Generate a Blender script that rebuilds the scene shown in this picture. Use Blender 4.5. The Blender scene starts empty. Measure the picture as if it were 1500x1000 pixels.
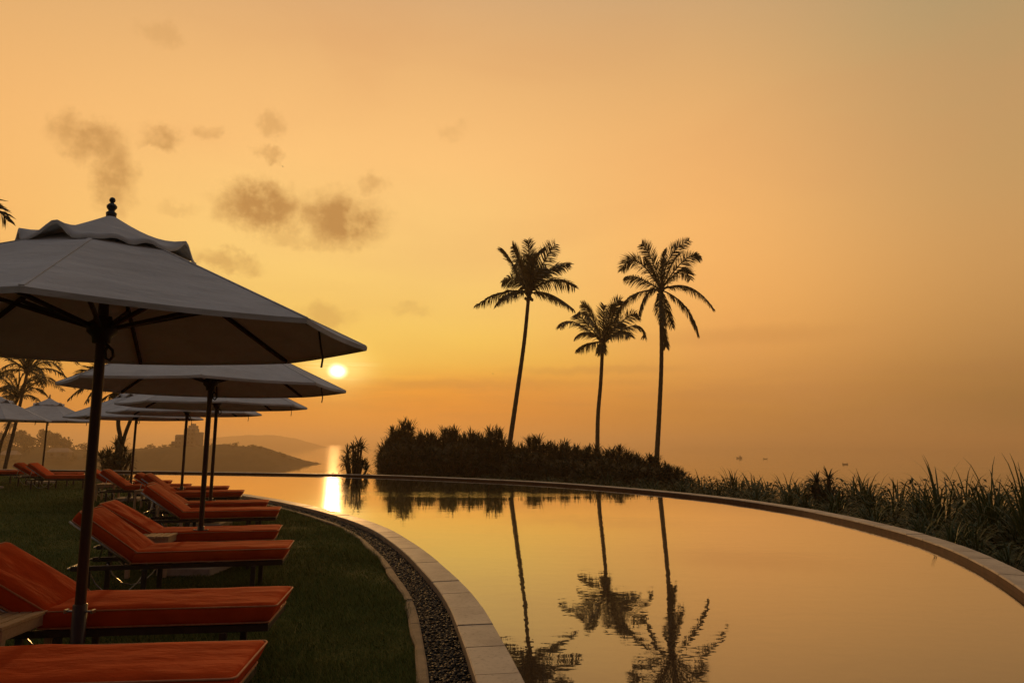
import bpy, bmesh, math, random
import numpy as np
from mathutils import Vector, Matrix, Euler, noise as mnoise

R = math.radians
S = bpy.context.scene
COL = S.collection

# ------------------------------------------------------------------ camera
cam_d = bpy.data.cameras.new("camera")
cam_d.lens = 24.0
cam_d.sensor_width = 36.0
cam_d.clip_start = 0.05
cam_d.clip_end = 30000.0
cam = bpy.data.objects.new("camera", cam_d)
cam.location = (0, 0, 1.5)
cam.rotation_euler = (Matrix.Rotation(R(90 + 8.531), 4, 'X') @ Matrix.Rotation(0.0033, 4, 'Z')).to_euler()
COL.objects.link(cam)
S.camera = cam

# ------------------------------------------------------------------ render settings
S.view_settings.view_transform = 'Standard'
S.view_settings.look = 'None'
S.view_settings.exposure = 0.0
S.view_settings.gamma = 1.0
S.render.engine = 'CYCLES'
cy = S.cycles
cy.use_denoising = True
cy.max_bounces = 6
cy.diffuse_bounces = 3
cy.glossy_bounces = 4
cy.volume_bounces = 1
cy.sample_clamp_indirect = 6.0

# ------------------------------------------------------------------ sky and sun
SUN_AZ, SUN_EL = R(-14.4), R(5.8)
sun_dir = Vector((math.sin(SUN_AZ) * math.cos(SUN_EL), math.cos(SUN_AZ) * math.cos(SUN_EL), math.sin(SUN_EL)))


def lin(r, g, b, k=1.0):
    f = lambda v: ((v / 255.0 + 0.055) / 1.055) ** 2.4 if v > 10 else v / 255.0 / 12.92
    return (f(r) * k, f(g) * k, f(b) * k, 1.0)


class Nodes:
    """small helper that chains shader nodes"""
    def __init__(self, tree):
        self.t = tree

    def new(self, typ, **kw):
        n = self.t.nodes.new(typ)
        for k, v in kw.items():
            setattr(n, k, v)
        return n

    def put(self, sock, v):
        if isinstance(v, bpy.types.NodeSocket):
            self.t.links.new(v, sock)
        else:
            sock.default_value = v

    def m(self, op, a, b=0.0, c=0.0, clamp=False):
        n = self.new('ShaderNodeMath', operation=op)
        n.use_clamp = clamp
        self.put(n.inputs[0], a); self.put(n.inputs[1], b); self.put(n.inputs[2], c)
        return n.outputs[0]

    def v(self, op, a, b=(0, 0, 0), scale=None):
        n = self.new('ShaderNodeVectorMath', operation=op)
        self.put(n.inputs[0], a); self.put(n.inputs[1], b)
        if scale is not None:
            self.put(n.inputs['Scale'], scale)
        return n.outputs['Value'] if op in ('DOT_PRODUCT', 'LENGTH', 'DISTANCE') else n.outputs[0]

    def smooth(self, x, lo, hi, a=0.0, b=1.0):
        n = self.new('ShaderNodeMapRange', interpolation_type='SMOOTHSTEP')
        self.put(n.inputs[0], x); self.put(n.inputs[1], lo); self.put(n.inputs[2], hi)
        self.put(n.inputs[3], a); self.put(n.inputs[4], b)
        return n.outputs[0]

    def xyz(self, a):
        n = self.new('ShaderNodeSeparateXYZ'); self.put(n.inputs[0], a)
        return n.outputs

    def comb(self, x, y, z):
        n = self.new('ShaderNodeCombineXYZ')
        self.put(n.inputs[0], x); self.put(n.inputs[1], y); self.put(n.inputs[2], z)
        return n.outputs[0]

    def noise(self, vec, scale, detail=4.0, rough=0.55, out='Fac', dist=0.0):
        n = self.new('ShaderNodeTexNoise')
        self.put(n.inputs['Vector'], vec)
        n.inputs['Scale'].default_value = scale
        n.inputs['Detail'].default_value = detail
        n.inputs['Roughness'].default_value = rough
        n.inputs['Distortion'].default_value = dist
        return n.outputs[out]

    def ramp(self, fac, stops, interp='EASE'):
        n = self.new('ShaderNodeValToRGB')
        n.color_ramp.interpolation = interp
        e = n.color_ramp.elements
        while len(e) < len(stops):
            e.new(0.5)
        for el, (p, c) in zip(e, sorted(stops, key=lambda s: s[0])):
            el.position = p
            el.color = c
        self.put(n.inputs[0], fac)
        return n.outputs[0]

    def mix(self, f, a, b, mode='MIX'):
        n = self.new('ShaderNodeMix', data_type='RGBA', blend_type=mode)
        self.put(n.inputs[0], f); self.put(n.inputs[6], a); self.put(n.inputs[7], b)
        return n.outputs[2]


world = bpy.data.worlds.new("World")
S.world = world
world.use_nodes = True
wt = world.node_tree
wt.nodes.clear()
W = Nodes(wt)
d = W.v('NORMALIZE', W.new('ShaderNodeTexCoord').outputs['Generated'])
dx, dy, dz = W.xyz(d)
elev = W.m('MULTIPLY', W.m('ARCSINE', dz), 180 / math.pi)                    # degrees
horiz = W.v('NORMALIZE', W.comb(dx, dy, 0.0))
cosaz = W.v('DOT_PRODUCT', horiz, (math.sin(SUN_AZ), math.cos(SUN_AZ), 0))
daz = W.m('MULTIPLY', W.m('ARCCOSINE', W.m('MULTIPLY', cosaz, 0.99999)), 180 / math.pi)   # 0 at the sun, 180 behind
az = W.m('MULTIPLY', W.m('ARCTAN2', dx, dy), 180 / math.pi)
te = W.m('SQRT', W.m('DIVIDE', W.m('MAXIMUM', elev, 0.0), 90.0))
P = lambda e: math.sqrt(e / 90.0)
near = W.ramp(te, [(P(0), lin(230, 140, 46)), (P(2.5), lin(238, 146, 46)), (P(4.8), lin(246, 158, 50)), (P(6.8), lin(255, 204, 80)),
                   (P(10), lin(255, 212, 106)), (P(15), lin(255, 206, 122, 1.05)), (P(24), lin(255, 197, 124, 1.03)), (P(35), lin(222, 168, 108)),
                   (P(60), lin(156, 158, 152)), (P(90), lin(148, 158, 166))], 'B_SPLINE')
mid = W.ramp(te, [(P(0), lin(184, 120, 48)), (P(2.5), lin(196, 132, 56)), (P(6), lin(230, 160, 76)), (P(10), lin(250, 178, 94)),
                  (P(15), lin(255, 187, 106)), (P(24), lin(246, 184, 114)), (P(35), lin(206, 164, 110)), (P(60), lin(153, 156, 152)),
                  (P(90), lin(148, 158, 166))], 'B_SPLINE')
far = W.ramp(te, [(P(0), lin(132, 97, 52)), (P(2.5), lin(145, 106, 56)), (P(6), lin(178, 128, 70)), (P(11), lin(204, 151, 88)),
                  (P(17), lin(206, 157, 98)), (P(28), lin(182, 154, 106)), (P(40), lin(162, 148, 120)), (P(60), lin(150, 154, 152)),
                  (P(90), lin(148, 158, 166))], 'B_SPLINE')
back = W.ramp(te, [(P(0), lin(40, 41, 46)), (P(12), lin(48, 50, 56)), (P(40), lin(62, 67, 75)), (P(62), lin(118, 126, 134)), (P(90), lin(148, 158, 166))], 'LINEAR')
sky = W.mix(W.smooth(daz, 6.0, 34.0), near, mid)
sky = W.mix(W.smooth(daz, 28.0, 54.0), sky, far)
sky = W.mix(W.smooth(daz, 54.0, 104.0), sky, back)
# soft brightening round the sun
sd = W.v('DOT_PRODUCT', d, tuple(sun_dir))
sang = W.m('MULTIPLY', W.m('ARCCOSINE', W.m('MULTIPLY', sd, 0.9999999)), 180 / math.pi)
glow = W.m('POWER', 2.718, W.m('MULTIPLY', sang, -0.30))
above = W.smooth(elev, 4.2, 6.0)
sky = W.mix(W.m('MULTIPLY', glow, W.m('ADD', W.m('MULTIPLY', above, 0.55), 0.30)), sky, (1.05, 0.72, 0.16, 1))
# thin layered streaks and the grey bank low over the sea
pt = W.comb(W.m('MULTIPLY', az, 0.09), W.m('MULTIPLY', elev, 0.85), 0.0)
st = W.noise(pt, 1.0, 5.0, 0.6, dist=0.4)
low = W.m('MULTIPLY', W.smooth(elev, 0.3, 3.0), W.smooth(elev, 7.5, 4.5))
bank = W.m('MULTIPLY', low, W.smooth(st, 0.42, 0.66))
sky = W.mix(W.m('MULTIPLY', bank, 0.32), sky, W.mix(0.5, sky, lin(172, 110, 70)))
hi = W.noise(W.comb(W.m('MULTIPLY', az, 0.035), W.m('MULTIPLY', elev, 0.10), 3.0), 1.0, 4.0, 0.5, dist=0.6)
sky = W.mix(W.m('MULTIPLY', W.smooth(hi, 0.40, 0.75), 0.20), sky, lin(216, 150, 98))
# small separate cumulus clouds: (azimuth, elevation, half width, half height, density) in degrees
q = W.comb(az, elev, 0.0)
wob = W.v('SUBTRACT', W.noise(q, 0.60, 8.0, 0.66, out='Color'), (0.5, 0.5, 0.5))
wob2 = W.v('SUBTRACT', W.noise(q, 0.16, 2.0, 0.5, out='Color'), (0.5, 0.5, 0.5))
qq = W.v('ADD', W.v('ADD', q, (0.5, 1.3, 0)), W.v('ADD', W.v('MULTIPLY', wob, (3.2, 3.0, 0)), W.v('MULTIPLY', wob2, (3.0, 2.0, 0))))
CLOUDS = [
    (-20.4, 19.6, 4.3, 2.4, 1.0), (-13.9, 19.5, 4.4, 2.7, 1.0), (-33.0, 22.7, 3.0, 1.8, 0.75), (-30.9, 20.6, 2.0, 3.0, 0.75),
    (-28.0, 24.0, 2.1, 1.1, 0.7), (-22.6, 15.4, 2.9, 1.2, 0.55), (-20.2, 23.6, 1.2, 0.8, 0.55), (-20.2, 26.0, 1.5, 1.3, 0.4),
    (-24.6, 25.0, 1.0, 0.8, 0.4), (-11.4, 22.6, 1.7, 0.9, 0.45), (-14.6, 11.4, 2.9, 1.4, 0.4), (-28.6, 30.5, 2.2, 0.9, 0.25),
    (-4.8, 27.0, 2.0, 0.8, 0.2), (-8.0, 12.3, 2.0, 0.8, 0.25), (-17.2, 17.6, 4.5, 0.9, 0.35), (-26.5, 19.0, 2.2, 0.6, 0.2)]
fine = W.smooth(W.noise(q, 0.42, 9.0, 0.58), 0.36, 0.56)
cl = None
for (a, e, w_, h_, dens) in CLOUDS:
    r_ = W.v('LENGTH', W.v('MULTIPLY', W.v('SUBTRACT', qq, (a, e, 0)), (1 / w_, 1 / h_, 0)))
    k_ = W.m('MULTIPLY', W.smooth(r_, 1.12, 0.30), dens)
    cl = k_ if cl is None else W.m('MAXIMUM', cl, k_)
cl = W.m('MULTIPLY', cl, W.m('ADD', 0.50, W.m('MULTIPLY', fine, 0.50)))
sky = W.mix(W.m('MULTIPLY', cl, 0.92), sky, lin(186, 134, 74))
# long dark streaks right of the palms
lens = None
for (a, e, w_, h_, dens) in [(7.0, 6.1, 9.0, 0.45, 0.5), (19.0, 8.6, 9.0, 0.9, 0.4), (-3.0, 5.0, 14.0, 0.5, 0.45), (24.0, 4.2, 16.0, 0.8, 0.4)]:
    r_ = W.v('LENGTH', W.v('MULTIPLY', W.v('SUBTRACT', W.v('ADD', q, W.v('MULTIPLY', wob, (5.0, 0.9, 0))), (a, e, 0)), (1 / w_, 1 / h_, 0)))
    k_ = W.m('MULTIPLY', W.smooth(r_, 1.2, 0.2), dens)
    lens = k_ if lens is None else W.m('MAXIMUM', lens, k_)
sky = W.mix(W.m('MULTIPLY', lens, 0.55), sky, lin(186, 124, 70))
# bright cloud lines level with the sun, and the veiled sun itself
ln = None
for (a, e, w_, h_, dens) in [(-14.3, 6.35, 4.2, 0.10, 0.8), (-14.9, 6.05, 3.6, 0.08, 0.6), (-13.2, 6.5, 3.5, 0.06, 0.5), (-14.4, 5.2, 3.0, 0.12, 0.4)]:
    r_ = W.v('LENGTH', W.v('MULTIPLY', W.v('SUBTRACT', W.v('ADD', q, W.v('MULTIPLY', wob, (1.0, 0.25, 0))), (a, e, 0)), (1 / w_, 1 / h_, 0)))
    k_ = W.m('MULTIPLY', W.smooth(r_, 1.0, 0.0), dens)
    ln = k_ if ln is None else W.m('MAXIMUM', ln, k_)
sky = W.mix(W.m('MULTIPLY', ln, 0.8), sky, (1.3, 1.0, 0.42, 1))
rs = W.v('LENGTH', W.v('MULTIPLY', W.v('SUBTRACT', W.v('ADD', q, W.v('MULTIPLY', wob, (0.35, 0.2, 0))), (math.degrees(SUN_AZ), math.degrees(SUN_EL), 0)), (1 / 0.72, 1 / 0.56, 0)))
disc = W.m('MULTIPLY', W.m('POWER', W.smooth(rs, 1.55, 0.0), 1.6), W.smooth(elev, 4.85, 5.35))
halo = W.m('MULTIPLY', W.m('POWER', W.smooth(rs, 7.0, 0.2), 2.0), W.smooth(elev, 4.2, 6.0, 0.35, 1.0))
sky = W.mix(W.m('MULTIPLY', halo, 0.75), sky, (1.5, 1.05, 0.30, 1))
sky = W.mix(disc, sky, (6.0, 5.0, 3.0, 1))
sky = W.mix(W.smooth(elev, -0.5, -3.0), sky, lin(120, 84, 48))
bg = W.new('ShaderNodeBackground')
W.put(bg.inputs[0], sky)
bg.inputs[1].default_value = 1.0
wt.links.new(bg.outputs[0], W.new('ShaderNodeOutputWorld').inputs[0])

sun_d = bpy.data.lights.new("sun", 'SUN')
sun_d.energy = 1.1
sun_d.angle = R(0.9)
sun_d.color = (1.0, 0.50, 0.16)
sun = bpy.data.objects.new("sun", sun_d)
sun.rotation_euler = sun_dir.to_track_quat('Z', 'Y').to_euler()
sun.location = (-20, 60, 40)
COL.objects.link(sun)


# ------------------------------------------------------------------ materials
def mat(name, build):
    m = bpy.data.materials.new(name)
    m.use_nodes = True
    m.node_tree.nodes.clear()
    N = Nodes(m.node_tree)
    out = N.new('ShaderNodeOutputMaterial')
    build(N, out)
    return m


def principled(N, out, base, rough=0.6, spec=0.5, metal=0.0, bump=None, bstr=0.3, bdist=0.01, sheen=0.0):
    p = N.new('ShaderNodeBsdfPrincipled')
    N.put(p.inputs['Base Color'], base)
    N.put(p.inputs['Roughness'], rough)
    N.put(p.inputs['Metallic'], metal)
    N.put(p.inputs['Specular IOR Level'], spec)
    if sheen:
        p.inputs['Sheen Weight'].default_value = sheen
    if bump is not None:
        b = N.new('ShaderNodeBump')
        b.inputs['Strength'].default_value = bstr
        b.inputs['Distance'].default_value = bdist
        N.put(b.inputs['Height'], bump)
        N.t.links.new(b.outputs[0], p.inputs['Normal'])
    N.t.links.new(p.outputs[0], out.inputs[0])
    return p


def simple(name, c1, c2, scale=8.0, rough=0.6, spec=0.4, metal=0.0, bstr=0.25, bdist=0.005, stretch=(1, 1, 1), coord='Object', island=0.0):
    def build(N, out):
        tc = N.new('ShaderNodeTexCoord').outputs[coord]
        n = N.noise(N.v('MULTIPLY', tc, stretch), scale, 6.0, 0.6)
        f = N.smooth(n, 0.3, 0.7)
        if island:
            ri = N.new('ShaderNodeNewGeometry').outputs['Random Per Island']
            f = N.m('ADD', N.m('MULTIPLY', f, 1 - island), N.m('MULTIPLY', ri, island))
        base = N.mix(f, (*c1, 1), (*c2, 1))
        n2 = N.noise(N.v('MULTIPLY', tc, stretch), scale * 9, 3.0, 0.6)
        principled(N, out, base, rough, spec, metal, N.m('ADD', N.m('MULTIPLY', n, 0.5), n2), bstr, bdist)
    return mat(name, build)


def build_canvas(N, out):
    tc = N.new('ShaderNodeTexCoord').outputs['Object']
    n = N.noise(tc, 2.2, 5.0, 0.55)
    base = N.mix(N.smooth(n, 0.3, 0.75), (0.75, 0.745, 0.73, 1), (0.64, 0.63, 0.61, 1))
    n2 = N.noise(N.v('MULTIPLY', tc, (1, 1, 3)), 3.5, 4.0, 0.5)
    n3 = N.noise(tc, 220.0, 2.0, 0.5)
    b = N.new('ShaderNodeBump'); b.inputs['Strength'].default_value = 0.6; b.inputs['Distance'].default_value = 0.05
    N.put(b.inputs['Height'], N.m('ADD', n2, N.m('MULTIPLY', n3, 0.03)))
    df = N.new('ShaderNodeBsdfDiffuse'); N.put(df.inputs[0], base); df.inputs[1].default_value = 0.8
    tl = N.new('ShaderNodeBsdfTranslucent'); tl.inputs[0].default_value = (0.42, 0.33, 0.22, 1)
    for s in (df, tl):
        N.t.links.new(b.outputs[0], s.inputs['Normal'])
    mx = N.new('ShaderNodeMixShader'); mx.inputs[0].default_value = 0.06
    N.t.links.new(df.outputs[0], mx.inputs[1]); N.t.links.new(tl.outputs[0], mx.inputs[2])
    N.t.links.new(mx.outputs[0], out.inputs[0])


M = {}
M['canvas'] = mat('canvas', build_canvas)
M['pole'] = simple('dark_pole', (0.035, 0.014, 0.009), (0.055, 0.022, 0.013), 14, 0.42, 0.5, stretch=(1, 1, 0.15))
M['rib'] = simple('dark_rib', (0.022, 0.012, 0.008), (0.035, 0.018, 0.011), 14, 0.5, 0.4)
M['black'] = simple('black_metal', (0.012, 0.011, 0.010), (0.02, 0.018, 0.016), 20, 0.4, 0.5)
M['steel'] = simple('brushed_steel', (0.55, 0.53, 0.50), (0.42, 0.40, 0.38), 30, 0.28, 0.5, metal=1.0, bstr=0.05)
M['slab'] = simple('base_slab_stone', (0.48, 0.42, 0.33), (0.34, 0.29, 0.22), 7, 0.8, 0.3, bstr=0.5)
M['teak'] = simple('weathered_teak', (0.66, 0.47, 0.28), (0.46, 0.31, 0.17), 9, 0.65, 0.35, stretch=(0.3, 6, 6), island=0.5)
M['frame'] = simple('lounger_frame', (0.030, 0.022, 0.017), (0.045, 0.033, 0.026), 18, 0.45, 0.5)
M['cord'] = simple('piping_cord', (0.62, 0.24, 0.12), (0.52, 0.19, 0.09), 40, 0.7, 0.3)


def build_cushion(N, out):
    tc = N.new('ShaderNodeTexCoord').outputs['Object']
    oi = N.new('ShaderNodeObjectInfo').outputs['Random']
    n = N.noise(tc, 3.0, 5.0, 0.6)
    base = N.mix(N.smooth(n, 0.3, 0.7), (0.60, 0.070, 0.009, 1), (0.44, 0.046, 0.006, 1))
    base = N.mix(N.m('MULTIPLY', oi, 0.25), base, (0.66, 0.085, 0.022, 1))
    weave = N.noise(tc, 260.0, 2.0, 0.5)
    wr = N.noise(N.v('MULTIPLY', tc, (1, 2.2, 1)), 5.0, 4.0, 0.55)
    principled(N, out, base, 0.9, 0.08, 0.0, N.m('ADD', N.m('MULTIPLY', weave, 0.05), wr), 0.6, 0.025)


M['cushion'] = mat('orange_cushion', build_cushion)


def build_lawn(N, out):
    p_ = N.new('ShaderNodeNewGeometry').outputs['Position']
    n = N.noise(p_, 0.9, 5.0, 0.6)
    n2 = N.noise(p_, 45.0, 4.0, 0.65)
    base = N.mix(N.smooth(n, 0.35, 0.7), (0.034, 0.056, 0.008, 1), (0.050, 0.064, 0.011, 1))
    base = N.mix(N.m('MULTIPLY', N.smooth(n2, 0.55, 0.8), 0.5), base, (0.075, 0.065, 0.022, 1))
    principled(N, out, base, 0.9, 0.12, 0.0, n2, 0.9, 0.03)


M['lawn'] = mat('lawn_turf', build_lawn)


def leafy(name, c1, c2, rough=0.55, spec=0.35, trans=0.25):
    def build(N, out):
        ri = N.new('ShaderNodeNewGeometry').outputs['Random Per Island']
        base = N.mix(ri, (*c1, 1), (*c2, 1))
        p = N.new('ShaderNodeBsdfPrincipled')
        N.put(p.inputs['Base Color'], base)
        p.inputs['Roughness'].default_value = rough
        p.inputs['Specular IOR Level'].default_value = spec
        tl = N.new('ShaderNodeBsdfTranslucent')
        N.put(tl.inputs[0], base)
        mx = N.new('ShaderNodeMixShader'); mx.inputs[0].default_value = trans
        N.t.links.new(p.outputs[0], mx.inputs[1]); N.t.links.new(tl.outputs[0], mx.inputs[2])
        N.t.links.new(mx.outputs[0], out.inputs[0])
    return mat(name, build)


M['grass'] = leafy('grass_blades', (0.055, 0.092, 0.013), (0.14, 0.150, 0.038), 0.7, 0.15, 0.2)
M['frond'] = leafy('palm_frond', (0.030, 0.036, 0.010), (0.060, 0.055, 0.018), 0.5, 0.4, 0.25)
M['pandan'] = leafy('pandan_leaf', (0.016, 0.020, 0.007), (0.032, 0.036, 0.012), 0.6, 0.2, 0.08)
M['strap'] = leafy('strap_leaf', (0.020, 0.042, 0.008), (0.046, 0.066, 0.016), 0.5, 0.3, 0.18)
M['cover'] = leafy('cover_leaf', (0.014, 0.026, 0.006), (0.030, 0.042, 0.010), 0.6, 0.2, 0.15)
M['farleaf'] = leafy('far_leaf', (0.030, 0.034, 0.016), (0.06, 0.055, 0.026), 0.7, 0.2, 0.1)
M['bark'] = simple('palm_bark', (0.10, 0.075, 0.052), (0.055, 0.040, 0.028), 4, 0.85, 0.2, bstr=0.6, bdist=0.02, stretch=(1, 1, 5))
M['soil'] = simple('dark_soil', (0.020, 0.017, 0.011), (0.035, 0.030, 0.016), 1.5, 0.95, 0.1, coord='Object')
M['hill'] = simple('far_hill', (0.028, 0.030, 0.016), (0.055, 0.048, 0.026), 0.12, 0.95, 0.1)
M['concrete'] = simple('pale_concrete', (0.20, 0.18, 0.15), (0.13, 0.12, 0.10), 0.3, 0.85, 0.2)
M['darkglass'] = simple('dark_window', (0.02, 0.02, 0.02), (0.03, 0.03, 0.03), 1, 0.3, 0.5)
M['roof'] = simple('tile_roof', (0.30, 0.22, 0.17), (0.22, 0.16, 0.12), 0.6, 0.8, 0.2)
M['boat'] = simple('boat_paint', (0.10, 0.05, 0.035), (0.06, 0.035, 0.03), 2, 0.5, 0.4)
M['bird'] = simple('bird_feather', (0.015, 0.013, 0.012), (0.03, 0.026, 0.022), 9, 0.7, 0.2)
M['stone'] = simple('black_pebble', (0.010, 0.010, 0.010), (0.040, 0.036, 0.033), 6, 0.6, 0.25, island=0.8, bstr=0.1)
M['gravelbed'] = simple('gravel_bed', (0.010, 0.009, 0.009), (0.02, 0.018, 0.016), 40, 0.8, 0.3, bstr=0.8, bdist=0.02)
M['edging'] = simple('edging_stone', (0.26, 0.19, 0.12), (0.15, 0.11, 0.07), 9, 0.8, 0.3, bstr=0.5, bdist=0.01, island=0.3)


def build_coping(N, out):
    g = N.new('ShaderNodeNewGeometry')
    p_ = g.outputs['Position']
    n = N.noise(p_, 3.0, 6.0, 0.6)
    n2 = N.noise(p_, 30.0, 5.0, 0.65)
    f = N.m('ADD', N.m('MULTIPLY', N.smooth(n, 0.3, 0.72), 0.6), N.m('MULTIPLY', g.outputs['Random Per Island'], 0.4))
    base = N.mix(f, (0.50, 0.42, 0.33, 1), (0.32, 0.26, 0.20, 1))
    base = N.mix(N.m('MULTIPLY', N.smooth(n2, 0.52, 0.72), 0.60), base, (0.15, 0.115, 0.085, 1))
    principled(N, out, base, N.m('ADD', 0.42, N.m('MULTIPLY', n, 0.25)), 0.4, 0.0, N.m('ADD', n, N.m('MULTIPLY', n2, 0.4)), 0.35, 0.01)


M['coping'] = mat('coping_stone', build_coping)
M['poolwall'] = simple('pool_wall_tile', (0.075, 0.028, 0.014), (0.045, 0.018, 0.010), 9, 0.75, 0.2)


def build_water(N, out):
    p_ = N.new('ShaderNodeNewGeometry').outputs['Position']
    px_, py_, pz_ = N.xyz(p_)
    # long lazy swell, fine wobble, and one wind-ruffled patch far out
    a = N.noise(N.v('MULTIPLY', p_, (0.35, 1.0, 0)), 1.3, 2.0, 0.45)
    b = N.noise(N.v('MULTIPLY', p_, (0.8, 1.0, 0)), 6.0, 2.0, 0.5)
    c = N.noise(N.v('MULTIPLY', p_, (0.45, 1.0, 0)), 5.0, 3.0, 0.6)
    rr = N.v('LENGTH', N.v('MULTIPLY', N.v('SUBTRACT', N.v('ADD', p_, N.v('MULTIPLY', N.v('SUBTRACT', N.noise(p_, 0.35, 3.0, 0.6, out='Color'), (0.5, 0.5, 0.5)), (4.0, 1.2, 0))), (-1.5, 21.3, 0)), (1 / 4.2, 1 / 1.5, 0)))
    patch = N.smooth(rr, 1.15, 0.55)
    h = N.m('ADD', N.m('ADD', N.m('MULTIPLY', a, 0.0018), N.m('MULTIPLY', b, 0.00075)), N.m('MULTIPLY', N.m('MULTIPLY', c, patch), 0.006))
    bp = N.new('ShaderNodeBump'); bp.inputs['Strength'].default_value = 1.0; bp.inputs['Distance'].default_value = 1.0
    N.put(bp.inputs['Height'], h)
    lw = N.new('ShaderNodeFresnel'); lw.inputs[0].default_value = 1.36
    N.t.links.new(bp.outputs[0], lw.inputs['Normal'])
    gl = N.new('ShaderNodeBsdfGlossy'); gl.inputs['Roughness'].default_value = 0.015
    g2 = N.new('ShaderNodeBsdfGlossy'); g2.inputs['Roughness'].default_value = 0.14
    for g in (gl, g2):
        g.inputs[0].default_value = (0.95, 0.93, 0.94, 1)
        N.t.links.new(bp.outputs[0], g.inputs['Normal'])
    gm = N.new('ShaderNodeMixShader'); gm.inputs[0].default_value = 0.055
    N.t.links.new(gl.outputs[0], gm.inputs[1]); N.t.links.new(g2.outputs[0], gm.inputs[2])
    df = N.new('ShaderNodeBsdfDiffuse'); df.inputs[0].default_value = (0.035, 0.020, 0.012, 1)
    mx = N.new('ShaderNodeMixShader')
    N.put(mx.inputs[0], N.m('ADD', 0.07, N.m('MULTIPLY', lw.outputs[0], 1.68), clamp=True))
    N.t.links.new(df.outputs[0], mx.inputs[1]); N.t.links.new(gm.outputs[0], mx.inputs[2])
    N.t.links.new(mx.outputs[0], out.inputs[0])


M['water'] = mat('pool_water', build_water)


def build_sea(N, out):
    p_ = N.new('ShaderNodeNewGeometry').outputs['Position']
    a = N.noise(N.v('MULTIPLY', p_, (0.35, 1.0, 0)), 0.10, 4.0, 0.6)
    b = N.noise(N.v('MULTIPLY', p_, (0.25, 1.0, 0)), 0.02, 3.0, 0.5)
    bp = N.new('ShaderNodeBump'); bp.inputs['Strength'].default_value = 1.0; bp.inputs['Distance'].default_value = 1.0
    N.put(bp.inputs['Height'], N.m('ADD', N.m('MULTIPLY', a, 0.045), N.m('MULTIPLY', b, 0.18)))
    p = N.new('ShaderNodeBsdfPrincipled')
    p.inputs['Base Color'].default_value = (0.05, 0.045, 0.035, 1)
    p.inputs['Roughness'].default_value = 0.045
    p.inputs['IOR'].default_value = 1.33
    N.t.links.new(bp.outputs[0], p.inputs['Normal'])
    N.t.links.new(p.outputs[0], out.inputs[0])


M['sea'] = mat('sea_water', build_sea)


# ------------------------------------------------------------------ mesh helpers
class MB:
    def __init__(self):
        self.v, self.f, self.n = [], [], 0

    def add(self, v, f):
        o = self.n
        self.v.extend([tuple(p) for p in v]); self.n += len(v)
        self.f.extend([tuple(i + o for i in q) for q in f])

    def box(self, c, s, rot=None):
        x, y, z = s[0] / 2, s[1] / 2, s[2] / 2
        b = min(s) * 0.12
        bm = bmesh.new()
        bmesh.ops.create_cube(bm, size=1.0)
        for v in bm.verts:
            v.co = Vector((v.co.x * 2 * x, v.co.y * 2 * y, v.co.z * 2 * z))
        bmesh.ops.bevel(bm, geom=bm.edges[:], offset=b, segments=1, affect='EDGES')
        m = (rot.to_4x4() if rot is not None else Matrix.Identity(4))
        vs = [m @ v.co + Vector(c) for v in bm.verts]
        bm.verts.index_update()
        fs = [[v.index for v in f.verts] for f in bm.faces]
        bm.free()
        self.add(vs, fs)

    def tube(self, pts, rad, n=8, closed=False, caps=True):
        pts = [Vector(p) for p in pts]
        k = len(pts)
        if not hasattr(rad, '__len__'):
            rad = [rad] * k
        vs, fs = [], []
        up = Vector((0.031, 0.017, 1))
        prev = None
        for i, p in enumerate(pts):
            if closed:
                t = (pts[(i + 1) % k] - pts[i - 1]).normalized()
            else:
                t = (pts[min(i + 1, k - 1)] - pts[max(i - 1, 0)]).normalized()
            if prev is None:
                a = t.cross(up)
                if a.length < 1e-3:
                    a = t.cross(Vector((1, 0, 0)))
            else:
                a = prev - t * prev.dot(t)
            a.normalize(); prev = a
            b = t.cross(a)
            for j in range(n):
                th = 2 * math.pi * j / n
                vs.append(p + (a * math.cos(th) + b * math.sin(th)) * rad[i])
        m = k if closed else k - 1
        for i in range(m):
            for j in range(n):
                i2 = (i + 1) % k
                fs.append((i * n + j, i * n + (j + 1) % n, i2 * n + (j + 1) % n, i2 * n + j))
        if caps and not closed:
            fs.append(tuple(range(n - 1, -1, -1)))
            fs.append(tuple((k - 1) * n + j for j in range(n)))
        self.add(vs, fs)

    def lathe(self, prof, n=16, c=(0, 0, 0)):
        vs, fs = [], []
        for r, z in prof:
            for j in range(n):
                th = 2 * math.pi * j / n
                vs.append((c[0] + r * math.cos(th), c[1] + r * math.sin(th), c[2] + z))
        for i in range(len(prof) - 1):
            for j in range(n):
                fs.append((i * n + j, i * n + (j + 1) % n, (i + 1) * n + (j + 1) % n, (i + 1) * n + j))
        self.add(vs, fs)

    def blade(self, pts, wid, side, fold=0.0):
        """a tapering strip of leaf through pts, widths wid, sideways direction side"""
        vs, fs = [], []
        for p, w in zip(pts, wid):
            vs.append(p - side * w); vs.append(p + side * w)
        for i in range(len(pts) - 1):
            fs.append((2 * i, 2 * i + 1, 2 * i + 3, 2 * i + 2))
        self.add(vs, fs)

    def mesh(self, name, smooth=False):
        me = bpy.data.meshes.new(name)
        me.from_pydata([tuple(v) for v in self.v], [], self.f)
        if smooth:
            me.polygons.foreach_set('use_smooth', [True] * len(me.polygons))
        me.update()
        return me

    def build(self, name, m, parent=None, smooth=False):
        me = self.mesh(name, smooth)
        me.materials.append(m)
        o = bpy.data.objects.new(name, me)
        COL.objects.link(o)
        if parent is not None:
            o.parent = parent
        return o


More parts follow.
